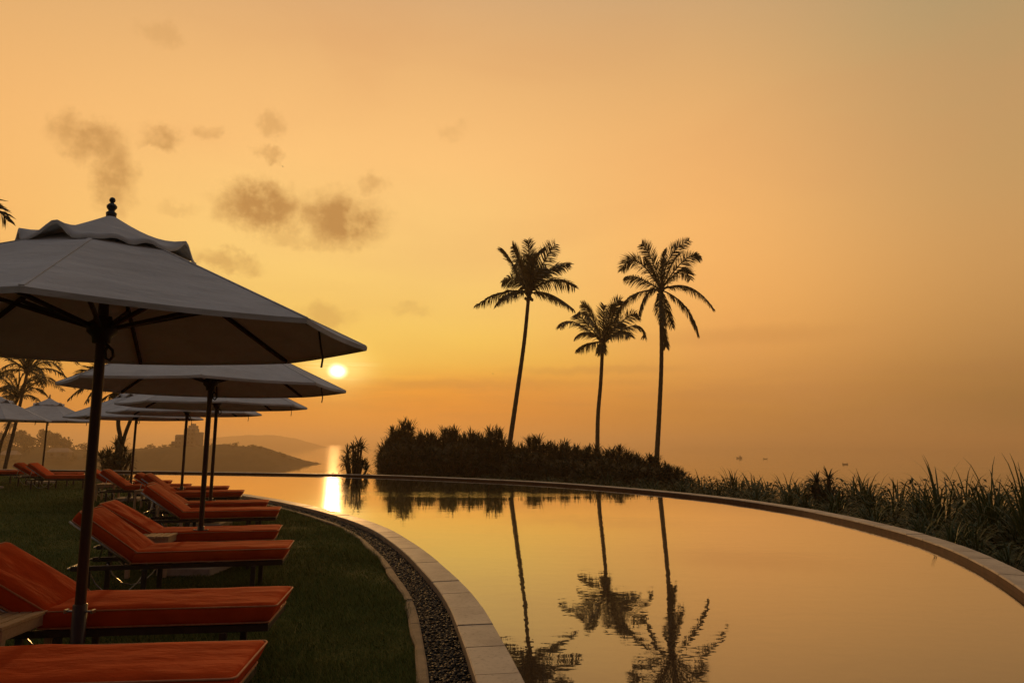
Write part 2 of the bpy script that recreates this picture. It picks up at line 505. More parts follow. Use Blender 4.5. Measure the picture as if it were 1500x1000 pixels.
def from_np(name, v, f, m, parent=None, smooth=False):
    me = bpy.data.meshes.new(name)
    v = np.asarray(v, dtype=np.float32); f = np.asarray(f, dtype=np.int32)
    k = f.shape[1]
    me.vertices.add(len(v)); me.vertices.foreach_set('co', v.ravel())
    me.loops.add(f.size); me.loops.foreach_set('vertex_index', f.ravel())
    me.polygons.add(len(f)); me.polygons.foreach_set('loop_start', np.arange(0, f.size, k, dtype=np.int32))
    if smooth:
        me.polygons.foreach_set('use_smooth', np.ones(len(f), dtype=bool))
    me.update(calc_edges=True)
    me.materials.append(m)
    o = bpy.data.objects.new(name, me)
    COL.objects.link(o)
    if parent is not None:
        o.parent = parent
    return o


def tag(o, label=None, cat=None, group=None, kind=None):
    if label: o['label'] = label
    if cat: o['category'] = cat
    if group: o['group'] = group
    if kind: o['kind'] = kind
    return o


def empty(name, loc, rz=0.0, label=None, cat=None, group=None):
    o = bpy.data.objects.new(name, None)
    o.empty_display_size = 0.2
    o.location = loc
    o.rotation_euler = (0, 0, rz)
    COL.objects.link(o)
    return tag(o, label, cat, group)


def dup(o, loc=None, rz=None, label=None, parent=None, scale=None):
    c = o.copy()
    COL.objects.link(c)
    if parent is not None:
        c.parent = parent
    if loc is not None: c.location = loc
    if rz is not None: c.rotation_euler = (0, 0, rz)
    if scale is not None: c.scale = scale
    if label: c['label'] = label
    for ch in list(o.children):
        dup(ch, parent=c)
    return c


def spline(pts, step, closed=False):
    """Catmull-Rom through pts, resampled at about equal steps"""
    P_ = np.array(pts, float)
    n = len(P_)
    out = []
    for i in range(n if closed else n - 1):
        p0 = P_[(i - 1) % n] if closed or i > 0 else 2 * P_[0] - P_[1]
        p1 = P_[i]; p2 = P_[(i + 1) % n]
        p3 = P_[(i + 2) % n] if closed or i + 2 < n else 2 * P_[-1] - P_[-2]
        for t in np.linspace(0, 1, 24, endpoint=False):
            out.append(0.5 * ((2 * p1) + (-p0 + p2) * t + (2 * p0 - 5 * p1 + 4 * p2 - p3) * t * t + (-p0 + 3 * p1 - 3 * p2 + p3) * t ** 3))
    out.append(P_[0] if closed else P_[-1])
    out = np.array(out)
    s = np.concatenate([[0], np.cumsum(np.linalg.norm(np.diff(out, axis=0), axis=1))])
    k = max(2, int(round(s[-1] / step)))
    u = np.linspace(0, s[-1], k + 1)
    return np.stack([np.interp(u, s, out[:, i]) for i in range(P_.shape[1])], 1)


def offset(poly, dist):
    """poly shifted to its left by dist"""
    t = np.gradient(poly, axis=0)
    t /= np.linalg.norm(t, axis=1)[:, None]
    nrm = np.stack([-t[:, 1], t[:, 0]], 1)
    return poly + nrm * dist


# ------------------------------------------------------------------ pool, coping, gravel strip, edging, lawn
LEFT = [(0.42, 1.6), (0.30, 2.6), (0.20, 3.5), (0.09, 4.37), (-0.08, 5.4), (-0.31, 6.6), (-0.61, 7.73), (-1.28, 9.86), (-2.23, 12.25), (-3.55, 14.61),
        (-5.28, 17.09), (-7.60, 19.85), (-10.6, 22.9), (-14.0, 25.9), (-18.0, 29.0), (-23.0, 32.0), (-28.0, 34.2)]
RIGHT = [(-28.0, 37.0), (-24.0, 36.5), (-20.3, 35.7), (-16.3, 34.8), (-10.7, 33.4), (-6.3, 31.9), (-2.95, 29.8), (0.75, 26.8), (3.4, 23.5), (5.45, 19.7),
         (6.35, 16.5), (6.55, 14.2), (6.48, 11.95), (6.22, 10.3), (5.75, 8.7), (5.08, 7.05), (4.25, 5.5), (3.3, 4.1), (2.3, 2.9), (1.4, 1.9), (0.42, 1.6)]
left_in = spline(LEFT, 0.30)
right_in = spline(RIGHT, 0.30)
WATER_Z, COP_Z = -0.015, 0.075


def grid_strip(name, rows, m, smooth=False, parent=None):
    """quads between successive rows (arrays of equal length, xyz)"""
    k = len(rows[0])
    v = np.concatenate(rows)
    f = []
    for r_ in range(len(rows) - 1):
        a = np.arange(k - 1) + r_ * k
        f.append(np.stack([a, a + 1, a + 1 + k, a + k], 1))
    return from_np(name, v, np.concatenate(f), m, parent, smooth)


def xyz(p, z):
    return np.column_stack([p, np.full(len(p), z)])


# water: one sheet from the left edge to the far rim
nl = 160
l_ = spline(LEFT, 0.01); l_ = l_[np.linspace(0, len(l_) - 1, nl).astype(int)]
r_ = spline(RIGHT, 0.01)[::-1]; r_ = r_[np.linspace(0, len(r_) - 1, nl).astype(int)]
rows = [xyz(l_ * (1 - t) + r_ * t, WATER_Z) for t in np.linspace(1.004, -0.004, 24)]
tag(grid_strip('water', rows, M['water']), kind='structure')


def slabs(name, inner, width, per, mz, seed):
    """coping of separate stone slabs: per polyline steps each, 5 mm joints, slight height differences"""
    rnd = random.Random(seed)
    outer = offset(inner, width)
    mb = MB()
    i = 0
    while i < len(inner) - 1:
        j = min(i + per, len(inner) - 1)
        g = 0.028
        ids = list(range(i, j + 1))
        z = mz + rnd.uniform(-0.0025, 0.0025)
        a = [Vector((*inner[k], z)) for k in ids]; b = [Vector((*outer[k], z)) for k in ids]
        for arr in (a, b):
            arr[0] = arr[0].lerp(arr[1], g); arr[-1] = arr[-1].lerp(arr[-2], g)
        n = len(ids)
        e = 0.008
        vs = []
        for p, q2 in zip(a, b):
            w_ = (q2 - p).normalized() * e
            vs += [Vector((p.x, p.y, z - 0.022)), Vector((p.x, p.y, z - e)), p + w_, q2 - w_, Vector((q2.x, q2.y, z - e)), Vector((q2.x, q2.y, z - 0.14))]
        fs = []
        for k in range(n - 1):
            for c in range(5):
                fs.append((k * 6 + c, (k + 1) * 6 + c, (k + 1) * 6 + c + 1, k * 6 + c + 1))
        fs.append((0, 1, 2, 3, 4, 5)); fs.append(tuple((n - 1) * 6 + c for c in (5, 4, 3, 2, 1, 0)))
        mb.add(vs, fs)
        i = j
    return tag(mb.build(name, M['coping']), kind='structure')


slabs('pool_coping', left_in, 0.29, 2, COP_Z, 3)
slabs('pool_rim_coping', right_in, 0.30, 2, COP_Z, 4)
# tiled wall under both copings, dropping below the water
mbw = MB()
for arr in (left_in, right_in):
    a_, b_ = offset(arr, 0.012), offset(arr, 0.26)
    o_ = mbw.n
    k = len(arr)
    vs = [(*p, COP_Z - 0.020) for p in a_] + [(*p, -0.9) for p in a_] + [(*p, COP_Z - 0.020) for p in b_] + [(*p, -2.2) for p in b_]
    fs = []
    for i in range(k - 1):
        fs += [(i, i + 1, k + i + 1, k + i), (2 * k + i, 3 * k + i, 3 * k + i + 1, 2 * k + i + 1)]
    mbw.add(vs, fs)
tag(mbw.build('pool_wall', M['poolwall']), kind='structure')

g_in, g_out = offset(left_in, 0.292), offset(left_in, 0.565)
tag(grid_strip('gravel_bed', [xyz(g_in, -0.012), xyz(g_out, -0.012)], M['gravelbed']), kind='structure')
# edging between gravel and lawn: rounded mortar kerb with a wavering line
rnd = random.Random(8)
e_a = g_out
ew = 0.085
mbe = MB()
step = 3
for i in range(0, len(e_a) - step, step):
    ids = range(i, i + step + 1)
    zz = 0.035 + rnd.uniform(-0.004, 0.006)
    vs = []
    for k in ids:
        t = e_a[min(k + 1, len(e_a) - 1)] - e_a[max(k - 1, 0)]; t = t / np.linalg.norm(t)
        nn = np.array([-t[1], t[0]])
        wv = 0.012 * math.sin(k * 0.9) + 0.008 * math.sin(k * 2.3)
        for (u, z) in ((0, -0.03), (0.004, zz - 0.008), (0.018, zz), (ew - 0.018 + wv, zz), (ew + wv, zz - 0.012), (ew + wv, -0.03)):
            p = e_a[k] + nn * u
            vs.append((p[0], p[1], z))
    n = step + 1
    fs = [(k * 6 + c, (k + 1) * 6 + c, (k + 1) * 6 + c + 1, k * 6 + c + 1) for k in range(n - 1) for c in range(5)]
    fs += [(0, 1, 2, 3, 4, 5), tuple((n - 1) * 6 + c for c in (5, 4, 3, 2, 1, 0))]
    mbe.add(vs, fs)
tag(mbe.build('lawn_kerb', M['edging']), kind='structure')

# pebbles in the strip
rng = np.random.default_rng(5)
bm = bmesh.new(); bmesh.ops.create_icosphere(bm, subdivisions=1, radius=1.0)
iv = np.array([v.co[:] for v in bm.verts]); jf = np.array([[v.index for v in f.verts] for f in bm.faces]); bm.free()
seglen = 0.30
pv, pf = [], []
cnt = 0
for i in range(len(left_in) - 1):
    mid = left_in[i]
    if mid[1] > 24 or mid[1] < 2.2:
        continue
    dens = 260 if mid[1] < 8 else (140 if mid[1] < 13 else 70)
    size = 0.0115 if mid[1] < 8 else (0.016 if mid[1] < 13 else 0.022)
    for _ in range(int(dens)):
        t = rng.random(); u = rng.random() * 0.27 + 0.001
        a = g_in[i] * (1 - t) + g_in[i + 1] * t
        tt = g_in[i + 1] - g_in[i]; tt = tt / np.linalg.norm(tt)
        c = a + np.array([-tt[1], tt[0]]) * u
        ang = rng.random() * 6.28
        sc = size * (0.6 + 0.8 * rng.random()) * np.array([1.3, 0.9, 0.6])
        ca, sa = math.cos(ang), math.sin(ang)
        v = iv * (1 + 0.12 * rng.standard_normal((len(iv), 1))) * sc
        tilt = rng.normal() * 0.4
        v = np.stack([v[:, 0], v[:, 1] * math.cos(tilt) - v[:, 2] * math.sin(tilt), v[:, 1] * math.sin(tilt) + v[:, 2] * math.cos(tilt)], 1)
        v = np.stack([v[:, 0] * ca - v[:, 1] * sa, v[:, 0] * sa + v[:, 1] * ca, v[:, 2]], 1)
        v += np.array([c[0], c[1], -0.008 + rng.random() * 0.016])
        pv.append(v); pf.append(jf + cnt); cnt += len(iv)
tag(from_np('pebbles', np.concatenate(pv), np.concatenate(pf), M['stone'], smooth=True),
    'small black pebbles filling the curved strip between lawn and pool coping', 'pebbles', kind='stuff')

# lawn sheet: from the edging out to the left
e_b = offset(left_in, 0.565 + ew - 0.015)
far_left = np.column_stack([np.full(len(e_b), -75.0), np.linspace(-14, 37, len(e_b))])
rows = [xyz(e_b * (1 - t) + far_left * t, 0.0) for t in np.linspace(0, 1, 30) ** 1.8]
tag(grid_strip('lawn', rows, M['lawn']), kind='structure')
# extra lawn under and behind the camera
near_edge = np.column_stack([np.linspace(-75, 0.2, 20), np.linspace(-14, 1.6, 20)])
near_back = np.column_stack([np.linspace(-75, 6, 20), np.full(20, -16.0)])
tag(grid_strip('lawn_behind', [xyz(near_edge, -0.004), xyz(near_back, -0.004)], M['lawn']), kind='structure')

# grass blades near the camera
edge_y, edge_x = e_b[:, 1], e_b[:, 0]
NB = 230000
yy = 2.6 + (rng.random(NB) ** 1.5) * 15.0
xx = np.interp(yy, edge_y, edge_x) + 0.02 - rng.random(NB) ** 1.2 * (1.2 + yy * 0.85)
pat = np.sin(xx * 2.1 + 1.3 * np.sin(yy * 1.7)) + np.sin(yy * 2.9 + 1.9 * np.sin(xx * 1.3 + 2)) + 0.7 * np.sin(xx * 7.3 + yy * 5.1) + 0.6 * np.sin(yy * 9.7 - xx * 3.7)
hh = (0.018 + 0.024 * rng.random(NB)) * (1 + yy * 0.03) * np.clip(0.95 + 0.28 * pat, 0.35, 1.8)
an = rng.random(NB) * 6.283; ln_ = 0.5 + rng.random(NB) * 0.9
wd = 0.0018 * (1 + yy * 0.16)
ca, sa = np.cos(an), np.sin(an)
v0 = np.stack([xx - sa * wd, yy + ca * wd, np.zeros(NB)], 1)
v1 = np.stack([xx + sa * wd, yy - ca * wd, np.zeros(NB)], 1)
v2 = np.stack([xx + ca * hh * ln_, yy + sa * hh * ln_, hh], 1)
gv = np.stack([v0, v1, v2], 1).reshape(-1, 3)
NF = 110000                                                # coarser blades farther off
yy = 15.0 + rng.random(NF) ** 1.2 * 19.0
xx = np.interp(yy, edge_y, edge_x) + 0.02 - rng.random(NF) * (2.0 + yy * 0.75)
hh = 0.035 + 0.04 * rng.random(NF); an = rng.random(NF) * 6.283; ln_ = 0.5 + rng.random(NF) * 0.9; wd = 0.009
ca, sa = np.cos(an), np.sin(an)
v0 = np.stack([xx - sa * wd, yy + ca * wd, np.zeros(NF)], 1)
v1 = np.stack([xx + sa * wd, yy - ca * wd, np.zeros(NF)], 1)
v2 = np.stack([xx + ca * hh * ln_, yy + sa * hh * ln_, hh], 1)
gv = np.concatenate([gv, np.stack([v0, v1, v2], 1).reshape(-1, 3)])
NB += NF
tag(from_np('grass', gv, np.arange(NB * 3).reshape(-1, 3), M['grass']),
    'short dark green mown grass blades of the lawn under the loungers', 'grass', kind='stuff')

# ------------------------------------------------------------------ terrain beyond the pool, sea, far hills
rim_out = offset(right_in, 0.30)
inside = np.concatenate([[(-75, 37.5)], rim_out, [(2.0, -20), (-75, -20)]])


def poly_in(px_, py_, poly):
    c = np.zeros(px_.shape, bool)
    n = len(poly)
    for i in range(n):
        x1, y1 = poly[i]; x2, y2 = poly[(i + 1) % n]
        if y1 == y2:
            continue
        cond = ((y1 > py_) != (y2 > py_)) & (px_ < (x2 - x1) * (py_ - y1) / (y2 - y1) + x1)
        c ^= cond
    return c


dense = []
for i in range(len(inside)):
    a, b = inside[i], inside[(i + 1) % len(inside)]
    k = max(1, int(np.linalg.norm(np.array(b) - np.array(a)) / 1.0))
    for t in range(k):
        dense.append(np.array(a) + (np.array(b) - np.array(a)) * t / k)
dense = np.array(dense)


def ground_z(x, y):
    x = np.atleast_1d(np.asarray(x, float)); y = np.atleast_1d(np.asarray(y, float))
    dd = np.full(x.shape, 1e9)
    for p in dense:
        dd = np.minimum(dd, np.hypot(x - p[0], y - p[1]))
    ins = poly_in(x, y, inside)
    z = -0.35 - 0.06 * dd - 0.0032 * np.minimum(dd, 45) ** 2 - np.maximum(dd - 45, 0) * 0.25
    z = np.maximum(z, -14.5)
    return np.where(ins, -1.2, z)


def gz(x, y):
    """the same for one point outside the rim"""
    dd = float(np.min(np.hypot(dense[:, 0] - x, dense[:, 1] - y)))
    return max(-14.5, -0.35 - 0.06 * dd - 0.0032 * min(dd, 45) ** 2 - max(dd - 45, 0) * 0.25)


gx = np.linspace(-170, 150, 161); gy = np.linspace(-30, 130, 101)
GX, GY = np.meshgrid(gx, gy)
GZ = ground_z(GX.ravel(), GY.ravel()) + 0.15 * rng.standard_normal(GX.size) * (ground_z(GX.ravel(), GY.ravel()) < -1.3)
ii = np.arange(GX.size).reshape(GX.shape)
gf = np.stack([ii[:-1, :-1].ravel(), ii[:-1, 1:].ravel(), ii[1:, 1:].ravel(), ii[1:, :-1].ravel()], 1)
tag(from_np('hillside', np.stack([GX.ravel(), GY.ravel(), GZ], 1), gf, M['soil'], smooth=True), kind='structure')

SEA_Z = -12.0
mb = MB()
mb.add([(-6500, -400, SEA_Z), (6500, -400, SEA_Z), (6500, 9000, SEA_Z), (-6500, 9000, SEA_Z)], [(0, 1, 2, 3)])
tag(mb.build('sea', M['sea']), kind='structure')


def ridge(name, xs, tops, yc, half, rough, seed, nx=140, ny=26):
    X_ = np.linspace(xs[0], xs[-1], nx); T_ = np.interp(X_, xs, tops)
    Y_ = np.linspace(yc - half, yc + half, ny)
    v = []
    for j, y in enumerate(Y_):
        k = 1 - abs((y - yc) / half) ** 2.2
        for i, x in enumerate(X_):
            nz = mnoise.fractal(Vector((x * 0.05, y * 0.05, seed)), 1.0, 2.0, 4) * rough + mnoise.noise(Vector((x * 0.45, y * 0.35, seed))) * rough * 0.55
            v.append((x, y, SEA_Z - 1.0 + (T_[i] - SEA_Z + 1.0) * k + nz * min(1.0, k * 2)))
    ii = np.arange(nx * ny).reshape(ny, nx)
    f = np.stack([ii[:-1, :-1].ravel(), ii[:-1, 1:].ravel(), ii[1:, 1:].ravel(), ii[1:, :-1].ravel()], 1)
    return tag(from_np(name, v, f, M['hill'], smooth=True), kind='structure')


ridge('headland_hill', [-262, -246, -232, -218, -205, -190, -172, -163, -157, -150, -142, -134, -128, -122], [-8, -3.6, -2.0, -0.6, -0.2, -0.5, -0.6, -1.2, -3.2, -5.4, -8.0, -10.6, -12.2, -13.4], 447, 38, 1.3, 2.0)
ridge('far_headland_hill', [-1060, -980, -920, -840, -780, -720, -675, -630], [2, 14, 22, 27, 27, 18, 4, -13], 2250, 190, 3.0, 5.0)
ridge('far_shore_hill', [-470, -400, -360, -330, -300, -275, -258, -240], [6, 3, 1.0, -0.5, -1.5, -3.5, -6.5, -13], 432, 60, 1.6, 9.0)


# ------------------------------------------------------------------ palms
def bez(a, b, c, n):
    a, b, c = Vector(a), Vector(b), Vector(c)
    k = 2 * b - (a + c) / 2                    # curve passes through b at its middle
    return [a * (1 - t) ** 2 + k * 2 * t * (1 - t) + c * t * t for t in [i / (n - 1) for i in range(n)]]


def frond_mesh(base, mid, tip, rnd, width=0.9, pairs=80, dens=1.0, lw=0.032):
    """feather leaf: arching midrib with hanging leaflets on both sides"""
    mb = MB()
    pts = bez(base, mid, tip, 14)
    steep = max(0.0, (pts[7] - pts[0]).normalized().z)
    roll = rnd.uniform(-0.45, 0.45) + (1 if rnd.random() < 0.5 else -1) * 1.1 * steep
    mb.tube(pts, [0.055 * (1 - i / 13) + 0.012 for i in range(14)], 5)
    for i in range(pairs):
        t = 0.10 + 0.90 * (i / (pairs - 1))
        f = t * 13; k = min(int(f), 12); p = pts[k].lerp(pts[k + 1], f - k)
        tan = (pts[k + 1] - pts[k]).normalized()
        sd = tan.cross(Vector((0, 0, 1)))
        if sd.length < 0.05:
            sd = Vector((1, 0, 0))
        sd.normalize()
        sd = Matrix.Rotation(roll, 3, tan) @ sd
        prof = math.sin(math.pi * min(1, 0.12 + t * 0.80)) ** 0.7 * width
        hang = 0.15 + 0.6 * (1 - steep)
        for s in (-1, 1):
            if rnd.random() > dens:
                continue
            l = prof * rnd.uniform(0.75, 1.1)
            dr = sd * s * rnd.uniform(0.6, 0.95) + tan * rnd.uniform(0.5, 0.85) + Vector((0, 0, -hang * rnd.uniform(0.3, 1.1)))
            dr.normalize()
            e1 = p + dr * l * 0.5
            e2 = e1 + (dr + Vector((0, 0, -0.10 - 0.7 * (1 - steep)))).normalized() * l * 0.5
            wv = dr.cross(Vector((rnd.uniform(-1, 1), rnd.uniform(-1, 1), rnd.uniform(-.3, 1)))).normalized()
            mb.blade([p, e1, e2], [lw * 0.8, lw, 0.004], wv)
    return mb


def trunk_mesh(pts, r0, r1, n=28, rings=True):
    c = spline(pts, 0.30)
    k = len(c)
    rad = []
    for i in range(k):
        t = i / (k - 1)
        r = r0 + (r1 - r0) * t ** 0.7 + (0.08 * r0 * math.exp(-t * 25))
        rad.append(r * (1.0 + (0.035 if i % 2 else -0.02)))
    mb = MB()
    mb.tube([tuple(p) for p in c], rad, 9)
    return mb


def drawn_palm(label, trunk, crown, k, fronds, r0, r1, seed, group, width=0.9):
    """fronds: (mid dx, dz, tip dx, dz) in units of k metres from the crown's heart; depth spread evenly round the stem"""
    rnd = random.Random(seed)
    base = trunk[0]
    root = empty('coconut_palm', base, 0, label, 'palm tree', group)
    loc = lambda p: tuple(Vector(p) - Vector(base))
    trunk_mesh([loc(p) for p in trunk], r0, r1).build('trunk', M['bark'], root, smooth=True)
    c = Vector(loc(crown))
    for i, (mx_, mz, tx, tz) in enumerate(fronds):
        reach = 4.6
        tipv = Vector((tx * k, 0, tz * k)); midv = Vector((mx_ * k, 0, mz * k))
        rem = max(0.3, reach ** 2 - tipv.length ** 2) ** 0.5
        dep = (1 if (i + seed) % 2 else -1) * rnd.uniform(0.25, 0.85) * min(rem, 3.2)
        midv.y = dep * 0.55; tipv.y = dep
        frond_mesh(c + Vector((rnd.uniform(-.06, .06), rnd.uniform(-.06, .06), rnd.uniform(-.1, .1))), c + midv, c + tipv, rnd, width).build('frond', M['frond'], root)
    # heart: leaf bases, fibre and a few nuts
    mb = MB()
    for i in range(14):
        a = i * 2.4; e = rnd.uniform(0.2, 1.3)
        dv = Vector((math.cos(a) * math.cos(e), math.sin(a) * math.cos(e), math.sin(e)))
        mb.tube([c - Vector((0, 0, 0.35)), c + dv * 0.35, c + dv * 0.7], [0.10, 0.075, 0.045], 5)
    mb.build('crown_heart', M['bark'], root)
    mb = MB()
    for i in range(6):
        a = i * 1.05 + seed
        cc = c + Vector((math.cos(a) * 0.24, math.sin(a) * 0.24, -0.38 - 0.1 * (i % 2)))
        mb.lathe([(0.001, -0.13), (0.07, -0.10), (0.105, 0), (0.075, 0.10), (0.001, 0.14)], 8, cc)
    mb.build('coconuts', M['frond'], root, smooth=True)
    return root


u1 = 0.048 / 8.335      # metres per unit of the drawn fronds, palm at 48 m
fr1 = [(-120, 400, -205, 640), (0, 330, -20, 600), (40, 330, 60, 560), (-190, 300, -310, 440), (-150, 230, -335, 230), (150, 300, 310, 545), (100, 250, 225, 390),
       (240, 250, 500, 325), (300, 190, 595, 135), (240, -25, 545, -235), (-310, 50, -665, -100), (-200, -30, -390, -215), (-90, 330, -160, 470), (60, 380, 130, 440)]
drawn_palm('leaning coconut palm with tall bare trunk, leftmost of the three standing behind the pool',
           [(-0.55, 48, gz(-0.55, 48) - 0.2), (-0.32, 48, 0.3), (-0.17, 48, 1.3), (0.35, 48, 4.9), (0.87, 48, 8.7), (1.18, 48, 11.9)], (1.20, 48, 12.2), u1, fr1, 0.21, 0.125, 1,
           'three palms behind the pool', 1.1)
u2 = 0.060 / 5.556
fr2 = [(-235, 150, -365, 95), (-80, 220, -160, 330), (-90, 140, -170, 185), (20, 190, 30, 330), (75, 250, 140, 340), (115, 145, 195, 200), (185, 190, 265, 195),
       (270, 145, 355, 50), (110, 55, 190, 15), (-105, 5, -190, -35), (-25, -30, -25, -100), (-140, 190, -200, 260), (60, 170, 90, 260), (-120, 95, -215, 60)]
drawn_palm('shortest coconut palm, middle of the three standing behind the pool',
           [(7.35, 60, gz(7.35, 60) - 0.2), (7.40, 60, -0.4), (7.43, 60, 0.5), (7.54, 60, 3.9), (7.83, 60, 6.9), (8.05, 60, 10.1)], (8.07, 60, 10.45), u2, fr2, 0.24, 0.15, 2,
           'three palms behind the pool', 1.15)
u3 = 0.054 / 5.556
fr3 = [(-60, 270, -135, 415), (70, 260, 225, 400), (-170, 270, -295, 215), (165, 215, 275, 225), (190, 190, 300, 140), (-190, 70, -325, 65), (-250, -50, -370, -235),
       (-130, -50, -200, -235), (240, 30, 445, -150), (190, -140, 290, -380), (70, -110, 150, -270), (-42, -150, -40, -335), (18, -330, 32, -470), (0, 180, 10, 300),
       (-60, 180, -90, 260), (60, 170, 95, 240)]
drawn_palm('tall straight coconut palm with drooping fronds, rightmost of the three standing behind the pool',
           [(11.0, 54, gz(11, 54) - 0.2), (11.1, 54, -1.2), (11.25, 54, -0.25), (11.64, 54, 4.2), (11.93, 54, 8.5), (12.0, 54, 13.6)], (12.03, 54, 13.85), u3, fr3, 0.24, 0.14, 3,
           'three palms behind the pool', 1.05)


def round_palm(label, trunk, seed, L=3.6, n=17, group=None, name='coconut_palm', r0=0.17, r1=0.11, width=0.75, pairs=38, trunk2=None):
    rnd = random.Random(seed)
    base = trunk[0]
    root = empty(name, base, 0, label, 'palm tree', group)
    loc = lambda p: tuple(Vector(p) - Vector(base))
    trunk_mesh([loc(p) for p in trunk], r0, r1).build('trunk', M['bark'], root, smooth=True)
    c = Vector(loc(trunk[-1]))
    for i in range(n):
        a = i * 2.39996 + rnd.uniform(-.25, .25)
        e0 = R(75 - 95 * (i / n) + rnd.uniform(-10, 10))
        dr = Vector((math.cos(a), math.sin(a), 0))
        l = L * rnd.uniform(0.8, 1.1)
        mid = c + dr * l * 0.5 * math.cos(e0) + Vector((0, 0, l * 0.5 * math.sin(e0) + 0.12 * l))
        tip = c + dr * l * 0.92 * math.cos(e0 * 0.7) + Vector((0, 0, l * (0.8 * math.sin(e0) - 0.22)))
        frond_mesh(c, mid, tip, rnd, width, pairs).build('frond', M['frond'], root)
    mb = MB()
    for i in range(8):
        a = i * 2.4
        dv = Vector((math.cos(a) * 0.5, math.sin(a) * 0.5, 0.8))
        mb.tube([c - Vector((0, 0, 0.3)), c + dv * 0.3, c + dv * 0.6], [0.09, 0.07, 0.04], 5)
    mb.build('crown_heart', M['bark'], root)
    return root


round_palm('coconut palm with full round crown rising behind the grey umbrellas on the left', [(-42.6, 58, gz(-42.6, 58) - 0.2), (-42.2, 58, 0.5), (-41.8, 58, 3.4), (-41.34, 58, 7.4)], 11, 4.3, 20)
round_palm('smaller leaning coconut palm half hidden by the leftmost umbrella', [(-46.4, 62, gz(-46.4, 62) - 0.2), (-45.9, 62, 1.0), (-45.4, 62, 2.9), (-44.85, 62, 5.4)], 12, 3.9, 16)
round_palm('coconut palm on a slanting trunk beside the dark screw pine bush', [(-24.5, 42, gz(-24.5, 42) - 0.2), (-24.29, 42, -0.2), (-23.85, 42, 1.6), (-24.05, 42, 2.7), (-24.2, 42.2, 4.7)], 13, 3.0, 16, r0=0.16, r1=0.10)
round_palm('second coconut palm trunk forking out above the dark screw pine bush', [(-24.1, 42.6, gz(-24.1, 42.6) - 0.2), (-23.95, 42.5, 1.4), (-23.55, 42.5, 3.0), (-23.1, 42.6, 4.5)], 14, 2.9, 14, r0=0.14, r1=0.09)
round_palm('palm whose feathery frond tips poke in at the left edge above the big umbrella', [(-18.6, 20.5, -0.2), (-18.5, 20.3, 3.0), (-18.2, 20.1, 6.5), (-18.0, 20, 8.3)], 15, 2.3, 18, width=0.85)


# ------------------------------------------------------------------ shrubs behind the rim
def leaf_head(mb, c, rnd, n, L, up=0.4, w=0.035, lean=Vector((0, 0, 0)), segs=4, droop=0.9):
    for i in range(n):
        a = rnd.uniform(0, 6.283)
        e = R(rnd.uniform(-25, 75))
        dr = Vector((math.cos(a) * math.cos(e), math.sin(a) * math.cos(e), math.sin(e))) + lean
        dr.normalize()
        l = L * rnd.uniform(0.6, 1.15)
        sd = dr.cross(Vector((0, 0, 1)))
        if sd.length < 0.05:
            sd = Vector((1, 0, 0))
        sd.normalize()
        p = Vector(c); pts = [p.copy()]
        for s in range(segs):
            p = p + dr * l / segs
            dr = (dr + Vector((0, 0, -droop / segs * (0.4 + s * 0.5)))).normalized()
            pts.append(p.copy())
        wd_ = [w * (1 - 0.1 * s) for s in range(segs)] + [0.003]
        mb.blade(pts, wd_, sd)


def screw_pine(name, seed, height, radius, heads, L, w=0.045, per=34):
    rnd = random.Random(seed)
    root = empty(name, (0, 0, 0))
    mb = MB(); st = MB()
    for i in range(heads):
        a = i * 2.39996
        rr_ = radius * math.sqrt((i + 0.5) / heads)
        zt = height * (1.0 - 0.42 * (rr_ / radius) ** 2) * rnd.uniform(0.80, 1.0)
        if i % 3 == 2:
            zt *= rnd.uniform(0.35, 0.75)
        c = Vector((math.cos(a) * rr_, math.sin(a) * rr_, zt - L * 0.55))
        st.tube([(c.x * 0.35, c.y * 0.35, 0), (c.x * 0.7, c.y * 0.7, c.z * 0.5), tuple(c)], [0.09, 0.07, 0.055], 6)
        leaf_head(mb, c, rnd, per, L, w=w, lean=Vector((math.cos(a), math.sin(a), 0)) * 0.35 * (rr_ / radius))
        if c.z > 1.2:
            leaf_head(mb, c - Vector((c.x * 0.12, c.y * 0.12, c.z * 0.45)), rnd, per // 2, L, w=w, lean=Vector((math.cos(a), math.sin(a), 0)) * 0.5)
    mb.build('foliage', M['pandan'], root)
    st.build('stems', M['bark'], root)
    return root


proto_sp = [screw_pine('screw_pine_shrub', 30 + i, 4.0, 1.5, 38, 0.80, w=0.036, per=60) for i in range(3)]
for p_ in proto_sp:
    tag(p_, 'dense black screw pine bush in the tall hedge behind the pool rim', 'shrub', 'screw pines behind the pool rim')
# (x, distance, height of top, scale of spread)
SP = [(-6.45, 42, 2.95, 1.0), (-7.0, 41.5, 2.1, 0.75), (-5.3, 42.5, 2.60, 1.0), (-4.2, 42, 2.45, 1.0), (-3.1, 42, 2.50, 1.0), (-2.0, 41, 2.40, 1.0), (-1.2, 40.5, 2.30, 0.9),
      (-6.2, 39.5, 1.5, 0.9), (-4.6, 39, 1.5, 0.9), (-2.9, 38.5, 1.4, 0.9), (-0.9, 39.5, 1.3, 0.9), (0.5, 40, 1.55, 0.9), (1.6, 40, 1.78, 0.95), (2.6, 39, 1.5, 0.9), (3.5, 38, 1.5, 0.85), (4.4, 37, 1.2, 0.85), (5.3, 36, 1.25, 0.85),
      (6.1, 35, 1.05, 0.8), (6.7, 33.5, 0.75, 0.75), (0.9, 36.5, 0.8, 0.85), (2.7, 35, 0.6, 0.8), (4.2, 33.0, 0.5, 0.75), (5.6, 31.5, 0.35, 0.7), (7.0, 31, 0.45, 0.65), (-6.4, 38.5, 0.9, 0.6)]
